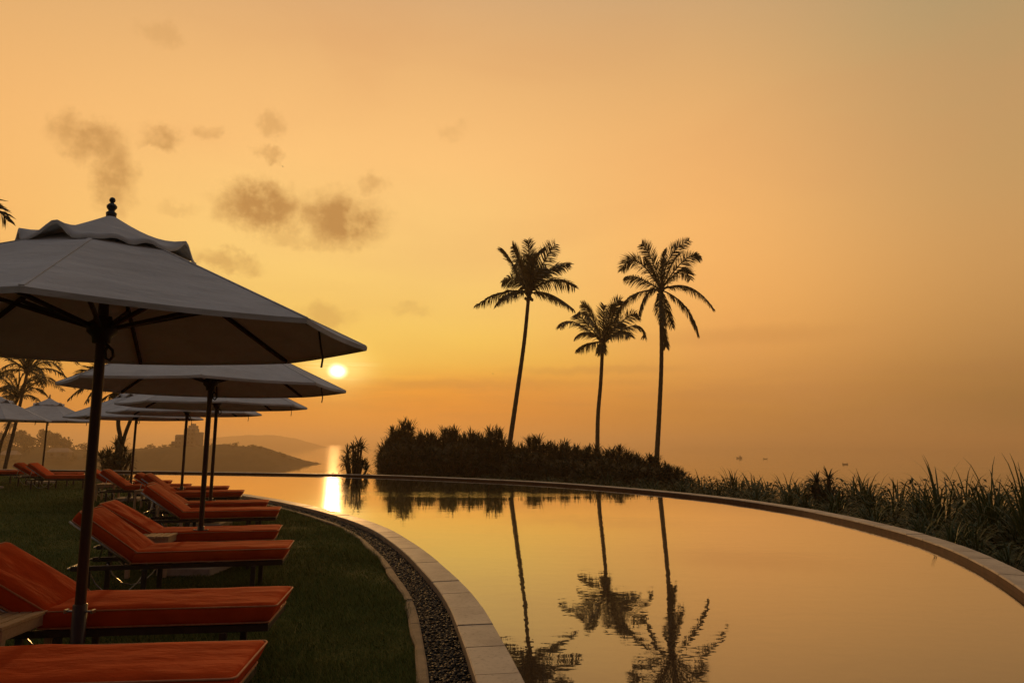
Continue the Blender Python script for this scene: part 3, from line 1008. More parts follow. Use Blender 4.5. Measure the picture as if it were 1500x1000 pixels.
for i, (x, y, top, sc) in enumerate(SP):
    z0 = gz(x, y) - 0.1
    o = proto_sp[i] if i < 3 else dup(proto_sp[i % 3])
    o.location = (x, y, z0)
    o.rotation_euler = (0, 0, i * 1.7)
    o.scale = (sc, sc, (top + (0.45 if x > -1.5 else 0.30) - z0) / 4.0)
# lone screw pine at the rim and the dark one on the left
lone = screw_pine('screw_pine_shrub', 50, 2.5, 0.62, 11, 0.62, w=0.03, per=40)
tag(lone, 'lone spiky screw pine standing apart at the far rim, left of the black hedge', 'shrub')
lone.location = (-7.75, 34.4, gz(-7.6, 34.2) - 0.1); lone.scale = (1, 1, (1.95 - lone.location.z) / 2.5)
ls = screw_pine('screw_pine_shrub', 52, 2.6, 0.85, 16, 0.7, w=0.035, per=44)
tag(ls, 'tall dark screw pine bush beside the slanting palm trunk past the pool', 'shrub')
ls.location = (-22.5, 39.5, gz(-22.5, 39.5) - 0.1); ls.scale = (1, 1, (1.85 - ls.location.z) / 2.6)
le = screw_pine('screw_pine_shrub', 53, 2.6, 0.9, 14, 0.8, w=0.04, per=36)
tag(le, 'dark bush at the left edge behind the farthest loungers', 'shrub')
le.location = (-31.5, 40.5, -0.35); le.scale = (1.0, 1, 0.75)


# green strappy plants along the right rim
def strap_plant(seed, n, H, w=0.026):
    rnd = random.Random(seed)
    root = empty('strap_leaf_plant', (0, 0, 0))
    mb = MB()
    for i in range(n):
        a = rnd.uniform(0, 6.283); e = R(rnd.uniform(25, 82))
        dr = Vector((math.cos(a) * math.cos(e), math.sin(a) * math.cos(e), math.sin(e)))
        sd = dr.cross(Vector((0, 0, 1))).normalized()
        l = H * rnd.uniform(0.65, 1.25)
        p = Vector((rnd.uniform(-.12, .12), rnd.uniform(-.12, .12), 0)); pts = [p.copy()]
        kink = rnd.random() < 0.15
        for s in range(7):
            p = p + dr * l / 7
            g = 0.42 if not (kink and s == 4) else 1.6
            dr = (dr + Vector((0, 0, -g * (0.15 + s * 0.16)))).normalized()
            pts.append(p.copy())
        mb.blade(pts, [w * 0.7, w, w, w, w * 0.9, w * 0.75, w * 0.45, 0.002], sd)
    mb.build('leaves', M['strap'], root)
    return root


proto_st = [strap_plant(70 + i, 95, 1.15, 0.021) for i in range(4)]
for p_ in proto_st:
    tag(p_, 'low green plant with arching strap leaves behind the pool rim', 'plant', 'strap leaf plants along the right rim')
rim = rim_out[::-1]      # from the near right end round to the far end
rnd = random.Random(77)
seg = np.concatenate([[0], np.cumsum(np.linalg.norm(np.diff(rim, axis=0), axis=1))])


def rim_at(s, off):
    x = np.interp(s, seg, rim[:, 0]); y = np.interp(s, seg, rim[:, 1])
    x2 = np.interp(s + 0.3, seg, rim[:, 0]); y2 = np.interp(s + 0.3, seg, rim[:, 1])
    t = np.array([x2 - x, y2 - y]); t /= np.linalg.norm(t)
    nrm = np.array([t[1], -t[0]])
    return x + nrm[0] * off, y + nrm[1] * off


# sight line: how steeply (per metre) the plant tops lie below eye level, by azimuth
SIGHT = [(9, 0.036), (14, 0.035), (17.5, 0.038), (20, 0.041), (22.3, 0.043), (24.3, 0.026), (26.5, 0.038), (29, 0.037), (31.5, 0.027), (33, 0.035), (35, 0.031), (38, 0.033), (60, 0.033)]


def top_at(x, y, off):
    """height the planting reaches there: it climbs away from the rim, up to the sight line"""
    dd = math.hypot(x, y)
    azm = math.degrees(math.atan2(x, y))
    sight = 1.5 - np.interp(azm, [t[0] for t in SIGHT], [t[1] for t in SIGHT]) * dd
    climb = 1.5 * off / max(3.0, dd - off) - 0.05
    return min(sight, climb)


s_, k_ = 2.2, 0
while s_ < 32:
    for off, ws in ((0.75, 0.55), (1.5, 0.6), (2.4, 0.7), (3.4, 0.8), (4.6, 0.95), (5.8, 1.05), (7.2, 1.15), (8.6, 1.2)) if s_ < 15 else ((0.9, 0.6), (2.2, 0.8), (3.8, 1.0), (5.6, 1.15), (7.6, 1.3)):
        x, y = rim_at(s_ + rnd.uniform(-.5, .5), off + rnd.uniform(-.35, .35))
        z0 = gz(x, y) - 0.06
        want = top_at(x, y, off) + rnd.uniform(-.16, .10)
        if rnd.random() < 0.12:
            want += 0.10
        o = proto_st[k_] if k_ < 4 else dup(proto_st[k_ % 4])
        o.location = (x, y, z0); o.rotation_euler = (0, 0, rnd.uniform(0, 6.28))
        o.scale = (ws, ws, max(0.30, (want - z0) / 1.10))
        k_ += 1
    s_ += 0.85 if s_ < 15 else 1.05
for (azm, dd, lab, wide) in [(31.6, 19.0, 'tallest green strap leaf clump rising above the sea line, near the right end', 1.15),
                               (34.4, 17.8, 'second tall strap leaf clump with bent over tips, at the right end of the rim', 1.1),
                               (36.4, 15.8, 'strap leaf clump cut by the right edge of the picture, behind the near coping', 1.05)]:
    x, y = dd * math.sin(R(azm)), dd * math.cos(R(azm))
    z0 = gz(x, y) - 0.05
    o = strap_plant(int(dd * 100), 110, 1.2, 0.016)
    tag(o, lab, 'plant')
    o.location = (x, y, z0); o.scale = (wide, wide, (1.5 - 0.028 * dd - z0) / 1.12)
bush = screw_pine('screw_pine_shrub', 61, 1.6, 0.42, 8, 0.45, w=0.02, per=40)
tag(bush, 'small rounded spiky shrub standing up out of the green planting on the right', 'shrub')
bush.location = (9.9, 22, gz(9.9, 22) - 0.1); bush.scale = (1.3, 1.3, (0.92 - bush.location.z) / 1.6)

# leafy ground cover between the plants and down the slope
mbc = MB()
rnd = random.Random(91)
for i in range(26000):
    s = rnd.uniform(1.0, 46)
    off = rnd.uniform(0.10, 9.5) if i % 3 else rnd.uniform(0.1, 2.5)
    x, y = rim_at(s, off)
    z0 = gz(x, y)
    top = top_at(x, y, off) - 0.22 - 0.16 * rnd.random()
    if y > 31:
        top = min(top, 0.1)
    z = z0 + max(0.12, top - z0) * rnd.random() ** 0.45
    a = rnd.uniform(0, 6.283); l = rnd.uniform(0.09, 0.22) * (1 + off * 0.06)
    dr = Vector((math.cos(a), math.sin(a), rnd.uniform(-0.3, 0.9))).normalized()
    sd = dr.cross(Vector((rnd.uniform(-.4, .4), rnd.uniform(-.4, .4), 1))).normalized()
    p = Vector((x, y, z))
    mbc.blade([p, p + dr * l * 0.5, p + dr * l + Vector((0, 0, -0.25 * l))], [l * 0.06, l * 0.16, 0.002], sd)
tag(mbc.build('ground_cover_leaves', M['cover']), 'tangled dark leafy ground cover filling the slope behind the pool rim', 'ground cover', kind='stuff')


# ------------------------------------------------------------------ far shore: trees, buildings, boats, birds
def far_tree(seed, H, Wd, n=260):
    rnd = random.Random(seed)
    root = empty('far_tree', (0, 0, 0))
    mb = MB()
    blobs = [(rnd.uniform(-.32, .32) * Wd, rnd.uniform(-.32, .32) * Wd, H * rnd.uniform(0.5, 0.86), Wd * rnd.uniform(0.2, 0.34)) for _ in range(7)]
    for i in range(n):
        bx, by, bz, br = blobs[i % 7]
        dv = Vector((rnd.gauss(0, 1), rnd.gauss(0, 1), rnd.gauss(0, 0.8))).normalized() * br * rnd.uniform(0.5, 1.05)
        p = Vector((bx, by, bz)) + dv
        a = Vector((rnd.uniform(-1, 1), rnd.uniform(-1, 1), rnd.uniform(-1, 1))).normalized()
        b = a.cross(Vector((rnd.uniform(-1, 1), rnd.uniform(-1, 1), rnd.uniform(-1, 1)))).normalized()
        s = rnd.uniform(0.25, 0.6) * H / 8
        mb.add([p - a * s - b * s * .6, p + a * s - b * s * .5, p + a * s * .7 + b * s, p - a * s * .8 + b * s * .7], [(0, 1, 2, 3)])
    mb.build('crown', M['farleaf'], root)
    t = MB(); t.tube([(0, 0, -1), (0.1, 0, H * 0.35), (0, 0.1, H * 0.65)], [H * 0.035, H * 0.028, H * 0.015], 6)
    t.build('trunk', M['bark'], root)
    return root


def far_palm(seed, H, L):
    rnd = random.Random(seed)
    root = empty('far_palm', (0, 0, 0))
    mb = MB(); mb.tube([(0, 0, -1), (0.3, 0, H * 0.5), (0.2, 0, H)], [0.3, 0.22, 0.18], 6); mb.build('trunk', M['bark'], root)
    mb = MB()
    c = Vector((0.2, 0, H))
    for i in range(15):
        a = i * 2.4; e = R(70 - 90 * i / 15)
        dr = Vector((math.cos(a), math.sin(a), 0))
        fm = frond_mesh(c, c + dr * L * .5 * math.cos(e) + Vector((0, 0, L * (.5 * math.sin(e) + .1))), c + dr * L * .9 * math.cos(e * .7) + Vector((0, 0, L * (.7 * math.sin(e) - .25))), rnd, 1.0, 14, 1.0, 0.12)
        mb.add(fm.v, fm.f)
    mb.build('crown', M['farleaf'], root)
    return root


pt_ = [far_tree(100 + i, 8.0, 8.0) for i in range(3)]
pp_ = [far_palm(110 + i, 9.5, 3.4) for i in range(2)]
GT, GP = 'hazy trees on the far shore', 'hazy palms on the far shore'
for o in pt_:
    tag(o, 'hazy brown broad-crowned tree in the woods along the far left shore', 'tree', GT)
for o in pp_:
    tag(o, 'hazy palm head poking out of the woods along the far left shore', 'palm tree', GP)
rnd = random.Random(17)
shore_x = [-470, -400, -360, -330, -300, -275, -258, -244]; shore_z = [6, 3, 1.0, -0.5, -1.5, -3.5, -6.5, -11]
it = ip = 0
for i in range(96):
    x = -452 + i * 2.12 + rnd.uniform(-1.5, 1.5)
    y = 432 + rnd.uniform(-34, 12)
    kk = 1 - abs((y - 432) / 60) ** 2.2
    z = SEA_Z - 1 + (np.interp(x, shore_x, shore_z) - SEA_Z + 1) * kk - 1.0
    if i % 5 == 3:
        o = pp_[ip] if ip < 2 else dup(pp_[ip % 2]); ip += 1
        s = rnd.uniform(0.9, 1.4)
    else:
        o = pt_[it] if it < 3 else dup(pt_[it % 3]); it += 1
        s = rnd.uniform(0.75, 1.45)
    if x > -262:
        s *= 0.6
    o.location = (x, y, z); o.rotation_euler = (0, 0, rnd.uniform(0, 6.28)); o.scale = (s, s, s)
# trees that stand out on the headland
hp = far_palm(140, 7.0, 2.2)
tag(hp, 'single small palm on the ridge left of the stepped tower', 'palm tree'); hp.location = (-215.5, 446, -2.6)
for (x, s, lab) in [(-233, 0.48, 'small hazy tree at the low left end of the headland ridge'), (-182.5, 0.42, 'hazy tree on the headland ridge, left one of the pair right of the tower'),
                    (-177.8, 0.52, 'hazy tree on the headland ridge, right one of the pair right of the tower')]:
    o = dup(pt_[1], loc=(x, 446, -2.6 if x > -200 else -3.6), label=lab, scale=(s, s, s * 1.1)); o['group'] = 'trees on the headland ridge'

rnd = random.Random(29)
HXS = [-246, -232, -218, -205, -190, -172, -163, -157, -150, -142, -134]; HZS = [-3.6, -2.0, -0.6, -0.2, -0.5, -0.6, -1.2, -3.2, -5.4, -8.0, -10.6]
for i in range(34):
    x = -246 + i * 3.3 + rnd.uniform(-1, 1)
    s = rnd.uniform(0.16, 0.34)
    o = dup(pt_[i % 3], loc=(x, 444 + rnd.uniform(-7, 5), np.interp(x, HXS, HZS) - 0.9), rz=rnd.uniform(0, 6.28), label='low hazy scrub tree on the slope of the headland across the bay', scale=(s * 1.3, s * 1.3, s))
    o['group'] = 'scrub trees on the headland'

# stepped tower on the headland
tw = empty('tower_building', (-207, 444, -4.0), 0, 'stepped pale tower building standing on the hazy headland across the bay', 'building')


def part(name, boxes, m, parent):
    mb_ = MB()
    for c, s in boxes:
        mb_.box(c, s)
    return mb_.build(name, m, parent)


shaft = part('tower', [((0.6, 0, 7.5), (7.4, 7, 15))], M['concrete'], tw)
part('upper_storey', [((1.6, 0, 15.6), (4.4, 5, 1.9))], M['concrete'], tw)
part('roof_turret', [((1.5, 0, 17.0), (2.3, 3, 1.6))], M['concrete'], tw)
part('wing', [((-5.6, 0, 5.0), (5.0, 8, 11.4))], M['concrete'], tw)
part('low_wing', [((-9.0, 0, 3.2), (2.2, 8, 6.6))], M['concrete'], tw)
part('side_block', [((5.8, 0, 5.8), (3.2, 6, 13.2))], M['concrete'], tw)
for k in range(5):
    for x in (-1.6, 0.6, 2.8):
        part('window', [((x, -3.52, 3.2 + k * 2.6), (1.1, 0.12, 1.3))], M['darkglass'], tw)
for k in range(3):
    for x in (-6.7, -4.6):
        part('window', [((x, -4.02, 3.0 + k * 2.6), (1.0, 0.12, 1.3))], M['darkglass'], tw)


def house(loc, w, label):
    h = empty('house', loc, 0.2, label, 'house')
    part('walls', [((0, 0, 1.6), (w, 6, 3.2))], M['concrete'], h)
    mb_ = MB()
    x = w / 2 + 0.5
    mb_.add([(-x, -3.6, 3.2), (x, -3.6, 3.2), (x, 3.6, 3.2), (-x, 3.6, 3.2), (-x * .7, 0, 5.4), (x * .7, 0, 5.4)],
            [(0, 1, 5, 4), (1, 2, 5), (2, 3, 4, 5), (3, 0, 4), (0, 3, 2, 1)])
    mb_.build('roof', M['roof'], h)
    for xx_ in (-w / 4, w / 4):
        part('window', [((xx_, -3.03, 1.7), (1.4, 0.1, 1.3))], M['darkglass'], h)
    return h


house((-256, 392, -7.0), 11, 'pale house roof among hazy trees by the water on the far shore')
house((-281, 388, -8.5), 8, 'smaller pale house half hidden in hazy trees, left of the other house')


def boat(loc, L, rz, label, mast=True):
    b = empty('fishing_boat', loc, rz, label, 'boat', 'fishing boats out at sea')
    mb_ = MB()
    sec = []
    for i in range(9):
        t = i / 8 * 2 - 1
        wv = 0.16 * L * (1 - abs(t) ** 2.5); rise = 0.13 * L * abs(t) ** 2.2
        sec.append([(t * L / 2, -wv, 0.11 * L + rise), (t * L / 2, -wv * 0.6, -0.03 * L + rise * 0.3), (t * L / 2, wv * 0.6, -0.03 * L + rise * 0.3), (t * L / 2, wv, 0.11 * L + rise)])
    vs = [p for s in sec for p in s]
    fs = [(i * 4 + c, (i + 1) * 4 + c, (i + 1) * 4 + (c + 1) % 4, i * 4 + (c + 1) % 4) for i in range(8) for c in range(4)]
    mb_.add(vs, fs); mb_.build('hull', M['boat'], b)
    if mast:
        part('cabin', [((0.15 * L, 0, 0.24 * L), (0.24 * L, 0.18 * L, 0.22 * L))], M['boat'], b)
        m2 = MB(); m2.tube([(-0.05 * L, 0, 0.1 * L), (-0.05 * L, 0, 0.55 * L)], 0.02 * L, 6); m2.build('mast', M['boat'], b)
    return b


boat((228.8, 695.7, SEA_Z + 0.1), 6.2, 0.1, 'dark fishing boat with raised cabin far out on the sea, leftmost of three')
boat((244.2, 666.5, SEA_Z + 0.1), 4.2, -0.1, 'low flat boat far out on the sea, between the two other boats', False)
boat((235.0, 488.3, SEA_Z + 0.1), 4.2, 0.05, 'low flat boat on the sea above the green planting, rightmost of three', False)


def bird(loc, rz, s, label):
    mb_ = MB()
    prof = [(-0.22, 0.005), (-0.16, 0.03), (-0.05, 0.05), (0.05, 0.052), (0.13, 0.035), (0.18, 0.03), (0.22, 0.012), (0.25, 0.003)]
    mb_.tube([(x * s, 0, 0) for x, r in prof], [r * s for x, r in prof], 8)
    for sd in (-1, 1):
        mb_.add([(0.08 * s, sd * 0.03 * s, 0.02 * s), (-0.06 * s, sd * 0.03 * s, 0.02 * s), (-0.05 * s, sd * 0.22 * s, 0.12 * s), (0.08 * s, sd * 0.22 * s, 0.13 * s), (-0.04 * s, sd * 0.46 * s, 0.05 * s)],
                [(0, 1, 2, 3), (3, 2, 4)])
    mb_.add([(-0.18 * s, -0.01 * s, 0), (-0.18 * s, 0.01 * s, 0), (-0.30 * s, 0.05 * s, 0), (-0.30 * s, -0.05 * s, 0)], [(0, 1, 2, 3)])
    o = mb_.build('bird', M['bird'])
    o.location = loc; o.rotation_euler = (0.15, 0, rz)
    return tag(o, label, 'bird')


bird((-35.4, 100, 43.6), 2.6, 0.55, 'tiny dark bird flying among the small clouds, high on the left')
bird((-4.19, 150, 16.8), 0.4, 0.6, 'tiny dark bird flying low between the sun and the palms')


# ------------------------------------------------------------------ umbrellas
def make_umbrella(RAD, ZR, detail=True):
    """local: pole on z axis, ground z=0; rim corners at 22.5 + 45k degrees"""
    root = empty('parasol', (0, 0, 0))
    rise = 0.75
    ang = [R(22.5 + 45 * k) for k in range(8)]
    rh = 0.30                                            # where the canvas ends under the cap

    def zc(r):
        return ZR + rise * (1 - r / RAD)
    # canopy: eight panels sagging a little between the ribs, a short turned-down hem
    mb = MB()
    nr, na = 12, 8
    ring = []
    for i in range(nr + 1):
        r = rh + (RAD - rh) * i / nr
        row = []
        for k in range(8):
            for j in range(na):
                t = j / na
                p0 = Vector((math.cos(ang[k]), math.sin(ang[k]), 0)); p1 = Vector((math.cos(ang[(k + 1) % 8]), math.sin(ang[(k + 1) % 8]), 0))
                p = p0.lerp(p1, t) * r
                bell = 4 * t * (1 - t)
                sag = -0.010 * bell * (r / RAD) ** 1.0
                inn = 1 - 0.010 * bell * (r / RAD) ** 4
                row.append((p.x * inn, p.y * inn, zc(r) + sag))
        ring.append(row)
    hem = [(p[0] * 0.997, p[1] * 0.997, p[2] - 0.026) for p in ring[-1]]
    ring.append(hem)
    m = 8 * na
    vs = [p for row in ring for p in row]
    fs = [(i * m + j, i * m + (j + 1) % m, (i + 1) * m + (j + 1) % m, (i + 1) * m + j) for i in range(len(ring) - 1) for j in range(m)]
    mb.add(vs, fs)
    for k in range(8):                                    # doubled seam strips over the ribs
        dv = Vector((math.cos(ang[k]), math.sin(ang[k]), 0)); sd = Vector((-dv.y, dv.x, 0)) * 0.011
        vs = []
        for r in (rh, RAD * 0.5, RAD * 0.8, RAD - 0.004):
            for t in (-1, 1):
                p = dv * r + sd * t
                vs.append((p.x, p.y, zc(r) + 0.0045))
        mb.add(vs, [(2 * i, 2 * i + 1, 2 * i + 3, 2 * i + 2) for i in range(3)])
    canopy = mb.build('canopy', M['canvas'], root)
    sm = canopy.modifiers.new('thick', 'SOLIDIFY'); sm.thickness = 0.004; sm.offset = -1
    # vent cap with a loose wavy edge
    mb = MB()
    rc = 0.50
    nr2 = 8; m2 = 96
    ring = []
    for i in range(nr2 + 1):
        f = i / nr2
        row = []
        for j in range(m2):
            th = 2 * math.pi * j / m2
            kk = ((th - ang[0]) % (math.pi / 4)) / (math.pi / 4)
            wave = math.sin(math.pi * kk) ** 2
            poly = math.cos(math.pi / 8) / math.cos(abs(((th - ang[0]) % (math.pi / 4)) - math.pi / 8))
            poly = 0.5 + 0.5 * poly
            r = (0.012 + rc * f * poly) * (1 - 0.02 * wave * f)
            lift = (0.018 + 0.055 * f ** 3 * wave * (1.0 + 0.6 * math.sin(th * 3 + 1.0)) + 0.014 * f ** 4 * math.sin(th * 11 + 0.6) + 0.009 * f ** 4 * math.sin(th * 19))
            cone = ZR + rise * (1 - (rc * f) / RAD)
            top = 0.045 * (1 - f) ** 2
            row.append((r * math.cos(th), r * math.sin(th), cone + lift + top))
        ring.append(row)
    ring.append([(p[0] * 1.0, p[1] * 1.0, p[2] - 0.022) for p in ring[-1]])
    vs = [p for row in ring for p in row]
    fs = [(i * m2 + j, i * m2 + (j + 1) % m2, (i + 1) * m2 + (j + 1) % m2, (i + 1) * m2 + j) for i in range(len(ring) - 1) for j in range(m2)]
    mb.add(vs, fs)
    cap = mb.build('vent_cap', M['canvas'], root, smooth=True)
    sm = cap.modifiers.new('thick', 'SOLIDIFY'); sm.thickness = 0.004; sm.offset = -1
    zt = ZR + rise + 0.085
    mb = MB()
    mb.lathe([(0.03, -0.02), (0.032, 0.0), (0.018, 0.012), (0.020, 0.02), (0.030, 0.034), (0.031, 0.048), (0.020, 0.062), (0.010, 0.070), (0.017, 0.080), (0.019, 0.090), (0.013, 0.104), (0.001, 0.110)], 14, (0, 0, zt))
    mb.build('finial', M['black'], root, smooth=True)
    mb = MB(); mb.lathe([(0.030, 0.05), (0.030, zt - 0.02)], 18)
    mb.build('pole', M['pole'], root, smooth=True)
    # ribs under the canvas and struts down to the runner hub
    zh = ZR + 0.06
    for k in range(8):
        dv = Vector((math.cos(ang[k]), math.sin(ang[k]), 0))
        a = dv * 0.05 + Vector((0, 0, zc(0.05) - 0.03)); b = dv * (RAD - 0.02) + Vector((0, 0, zc(RAD - 0.02) - 0.022))
        rb = MB()
        ln_v = b - a
        rot = ln_v.to_track_quat('X', 'Z').to_matrix()
        rb.box((a + b) / 2, (ln_v.length, 0.022, 0.030), rot)
        rib = rb.build('rib', M['rib'], root)
        st_ = MB()
        a = dv * 0.06 + Vector((0, 0, zh)); b = dv * RAD * 0.52 + Vector((0, 0, zc(RAD * 0.52) - 0.05))
        ln_v = b - a
        st_.box((a + b) / 2, (ln_v.length, 0.020, 0.026), ln_v.to_track_quat('X', 'Z').to_matrix())
        st_.build('strut', M['rib'], root)
    mb = MB()
    mb.lathe([(0.031, -0.10), (0.050, -0.10), (0.055, -0.06), (0.085, -0.03), (0.088, 0.03), (0.055, 0.05), (0.050, 0.075), (0.031, 0.08)], 18, (0, 0, zh))
    mb.build('hub', M['rib'], root, smooth=True)
    mb = MB()
    mb.lathe([(0.031, -0.05), (0.075, -0.05), (0.080, 0.0), (0.06, 0.03), (0.031, 0.035)], 16, (0, 0, zc(0.05) - 0.06))
    mb.build('top_hub', M['rib'], root, smooth=True)
    # pulley and cord loop hanging by the pole
    mb = MB()
    mb.tube([(0.03, -0.01, zh - 0.10), (0.055, -0.012, zh - 0.12), (0.085, -0.012, zh - 0.15), (0.092, -0.012, zh - 0.19), (0.070, -0.012, zh - 0.215), (0.045, -0.012, zh - 0.20), (0.040, -0.012, zh - 0.15), (0.055, -0.012, zh - 0.12)], 0.009, 6)
    mb.build('cord_loop', M['black'], root, smooth=True)
    # tie strap
    dv = Vector((math.cos(ang[0]), math.sin(ang[0]), 0))
    mb = MB()
    p = dv * (RAD * 0.80) + Vector((0, 0, zc(RAD * 0.80) - 0.05))
    mb.blade([p, p + Vector((0.015, 0, -0.10)), p + Vector((0.03, 0.01, -0.19)), p + Vector((0.025, 0, -0.26))], [0.012] * 4, Vector((0.3, 0.95, 0)))
    mb.build('tie_strap', M['rib'], root)
    # stone base with its steel tube and two thumb screws
    mb = MB(); mb.box((0, 0, 0.045), (0.62, 0.72, 0.09))
    base = mb.build('base_slab', M['slab'], root)
    mb = MB(); mb.lathe([(0.10, 0.0), (0.10, 0.012), (0.040, 0.016), (0.040, 0.42), (0.031, 0.425)], 16, (0, 0, 0.09))
    mb.build('base_tube', M['pole'], root, smooth=True)
    for s in (-1, 1):
        mb = MB(); mb.tube([(0.036 * s, 0, 0.47), (0.075 * s, 0, 0.47)], 0.007, 6); mb.box((0.082 * s, 0, 0.47), (0.014, 0.034, 0.022))
        mb.build('clamp_screw', M['steel'], root)
    return root


GU = 'parasols along the pool lawn'
par = make_umbrella(1.64, 2.18)
tag(par, 'largest grey canvas parasol in front, its pole rising before the two front loungers', 'parasol', GU)
par.location = (-2.665, 4.43, 0); par.rotation_euler = (R(0.9), R(-0.2), R(-3))
par.scale = (1.045, 1, 1)
U = [(-3.72, 8.42, -2, 1.0, 'second parasol from the front, pole behind the lounger with a slatted table beside it'),
     (-5.45, 12.65, 6, 1.0, 'third parasol from the front, standing just before the sun side of the row, thin pole'),
     (-7.55, 15.95, 3, 1.0, 'fourth parasol from the front, mostly hidden under the third one'),
     (-9.95, 18.2, 9, 0.985, 'low parasol with dark underside showing, pole above the far pale base slab'),
     (-17.3, 25.6, -12, 1.05, 'small far parasol with full peaked cap and finial, left of the thick front pole'),
     (-16.9, 22.4, -20, 1.02, 'far parasol cut by the left edge of the picture')]
for (x, y, rz, sz, lab) in U:
    o = dup(par, (x, y, 0), R(rz), lab)
    o.scale = (1, 1, sz)


# ------------------------------------------------------------------ sun loungers
def rounded_box(sx, sy, sz, rad, nx, ny, nz, wr=0.0, seed=0.0, taper=0.0):
    """cushion: rounded box centred on the origin, slightly puffed and wrinkled"""
    bm = bmesh.new()
    idx = {}
    fs = []

    def vert(i, j, k):
        key = (i, j, k)
        if key not in idx:
            p = Vector(((i / nx - .5) * sx, (j / ny - .5) * sy, (k / nz - .5) * sz))
            q = Vector((max(-sx / 2 + rad, min(sx / 2 - rad, p.x)), max(-sy / 2 + rad, min(sy / 2 - rad, p.y)), max(-sz / 2 + rad, min(sz / 2 - rad, p.z))))
            dd = p - q
            if dd.length > 1e-6:
                p = q + dd.normalized() * rad
            u = p.x / (sx / 2); v_ = p.y / (sy / 2); w = p.z / (sz / 2)
            puff = (1 - u ** 4) * (1 - v_ ** 4)
            p.z += (0.012 * puff if w > 0 else -0.003 * puff) + wr * mnoise.noise(Vector((p.x * 4.0, p.y * 7.0, seed)))
            p.y += wr * 0.8 * mnoise.noise(Vector((p.x * 5.0, p.z * 9, seed + 4)))
            if taper and u > 0:
                p.x -= taper * (0.5 - p.z / sz) * u ** 6
            idx[key] = bm.verts.new(p)
        return idx[key]
    def quad(a, b, c, e):
        bm.faces.new((vert(*a), vert(*b), vert(*c), vert(*e)))
    for i in range(nx):
        for j in range(ny):
            quad((i, j, nz), (i + 1, j, nz), (i + 1, j + 1, nz), (i, j + 1, nz))
            quad((i, j, 0), (i, j + 1, 0), (i + 1, j + 1, 0), (i + 1, j, 0))
    for i in range(nx):
        for k in range(nz):
            quad((i, 0, k), (i + 1, 0, k), (i + 1, 0, k + 1), (i, 0, k + 1))
            quad((i, ny, k), (i, ny, k + 1), (i + 1, ny, k + 1), (i + 1, ny, k))
    for j in range(ny):
        for k in range(nz):
            quad((0, j, k), (0, j, k + 1), (0, j + 1, k + 1), (0, j + 1, k))
            quad((nx, j, k), (nx, j + 1, k), (nx, j + 1, k + 1), (nx, j, k + 1))
    bm.verts.index_update()
    vs = [v.co.copy() for v in bm.verts]
    fs = [[v.index for v in f.verts] for f in bm.faces]
    bm.free()
    return vs, fs


def rim_loop(sx, sy, z, rad, taper=0.0, n=6):
    pts = []
    for (cx, cy_, a0) in ((sx / 2 - rad, sy / 2 - rad, 0), (-sx / 2 + rad, sy / 2 - rad, 90), (-sx / 2 + rad, -sy / 2 + rad, 180), (sx / 2 - rad, -sy / 2 + rad, 270)):
        for i in range(n):
            a = R(a0 + 90 * i / (n - 1))
            x = cx + rad * math.cos(a)
            pts.append(Vector((x - (taper if cx > 0 else 0), cy_ + rad * math.sin(a), z)))
    # denser along the sides
    out = []
    for i, p in enumerate(pts):
        q2 = pts[(i + 1) % len(pts)]
        k = max(1, int((q2 - p).length / 0.12))
        out += [p.lerp(q2, t / k) for t in range(k)]
    return out


SEAT_TOP, CT, LW = 0.455, 0.115, 0.62
CREASE, FOOT = -0.53, 0.935
BACK_ANG = R(36)


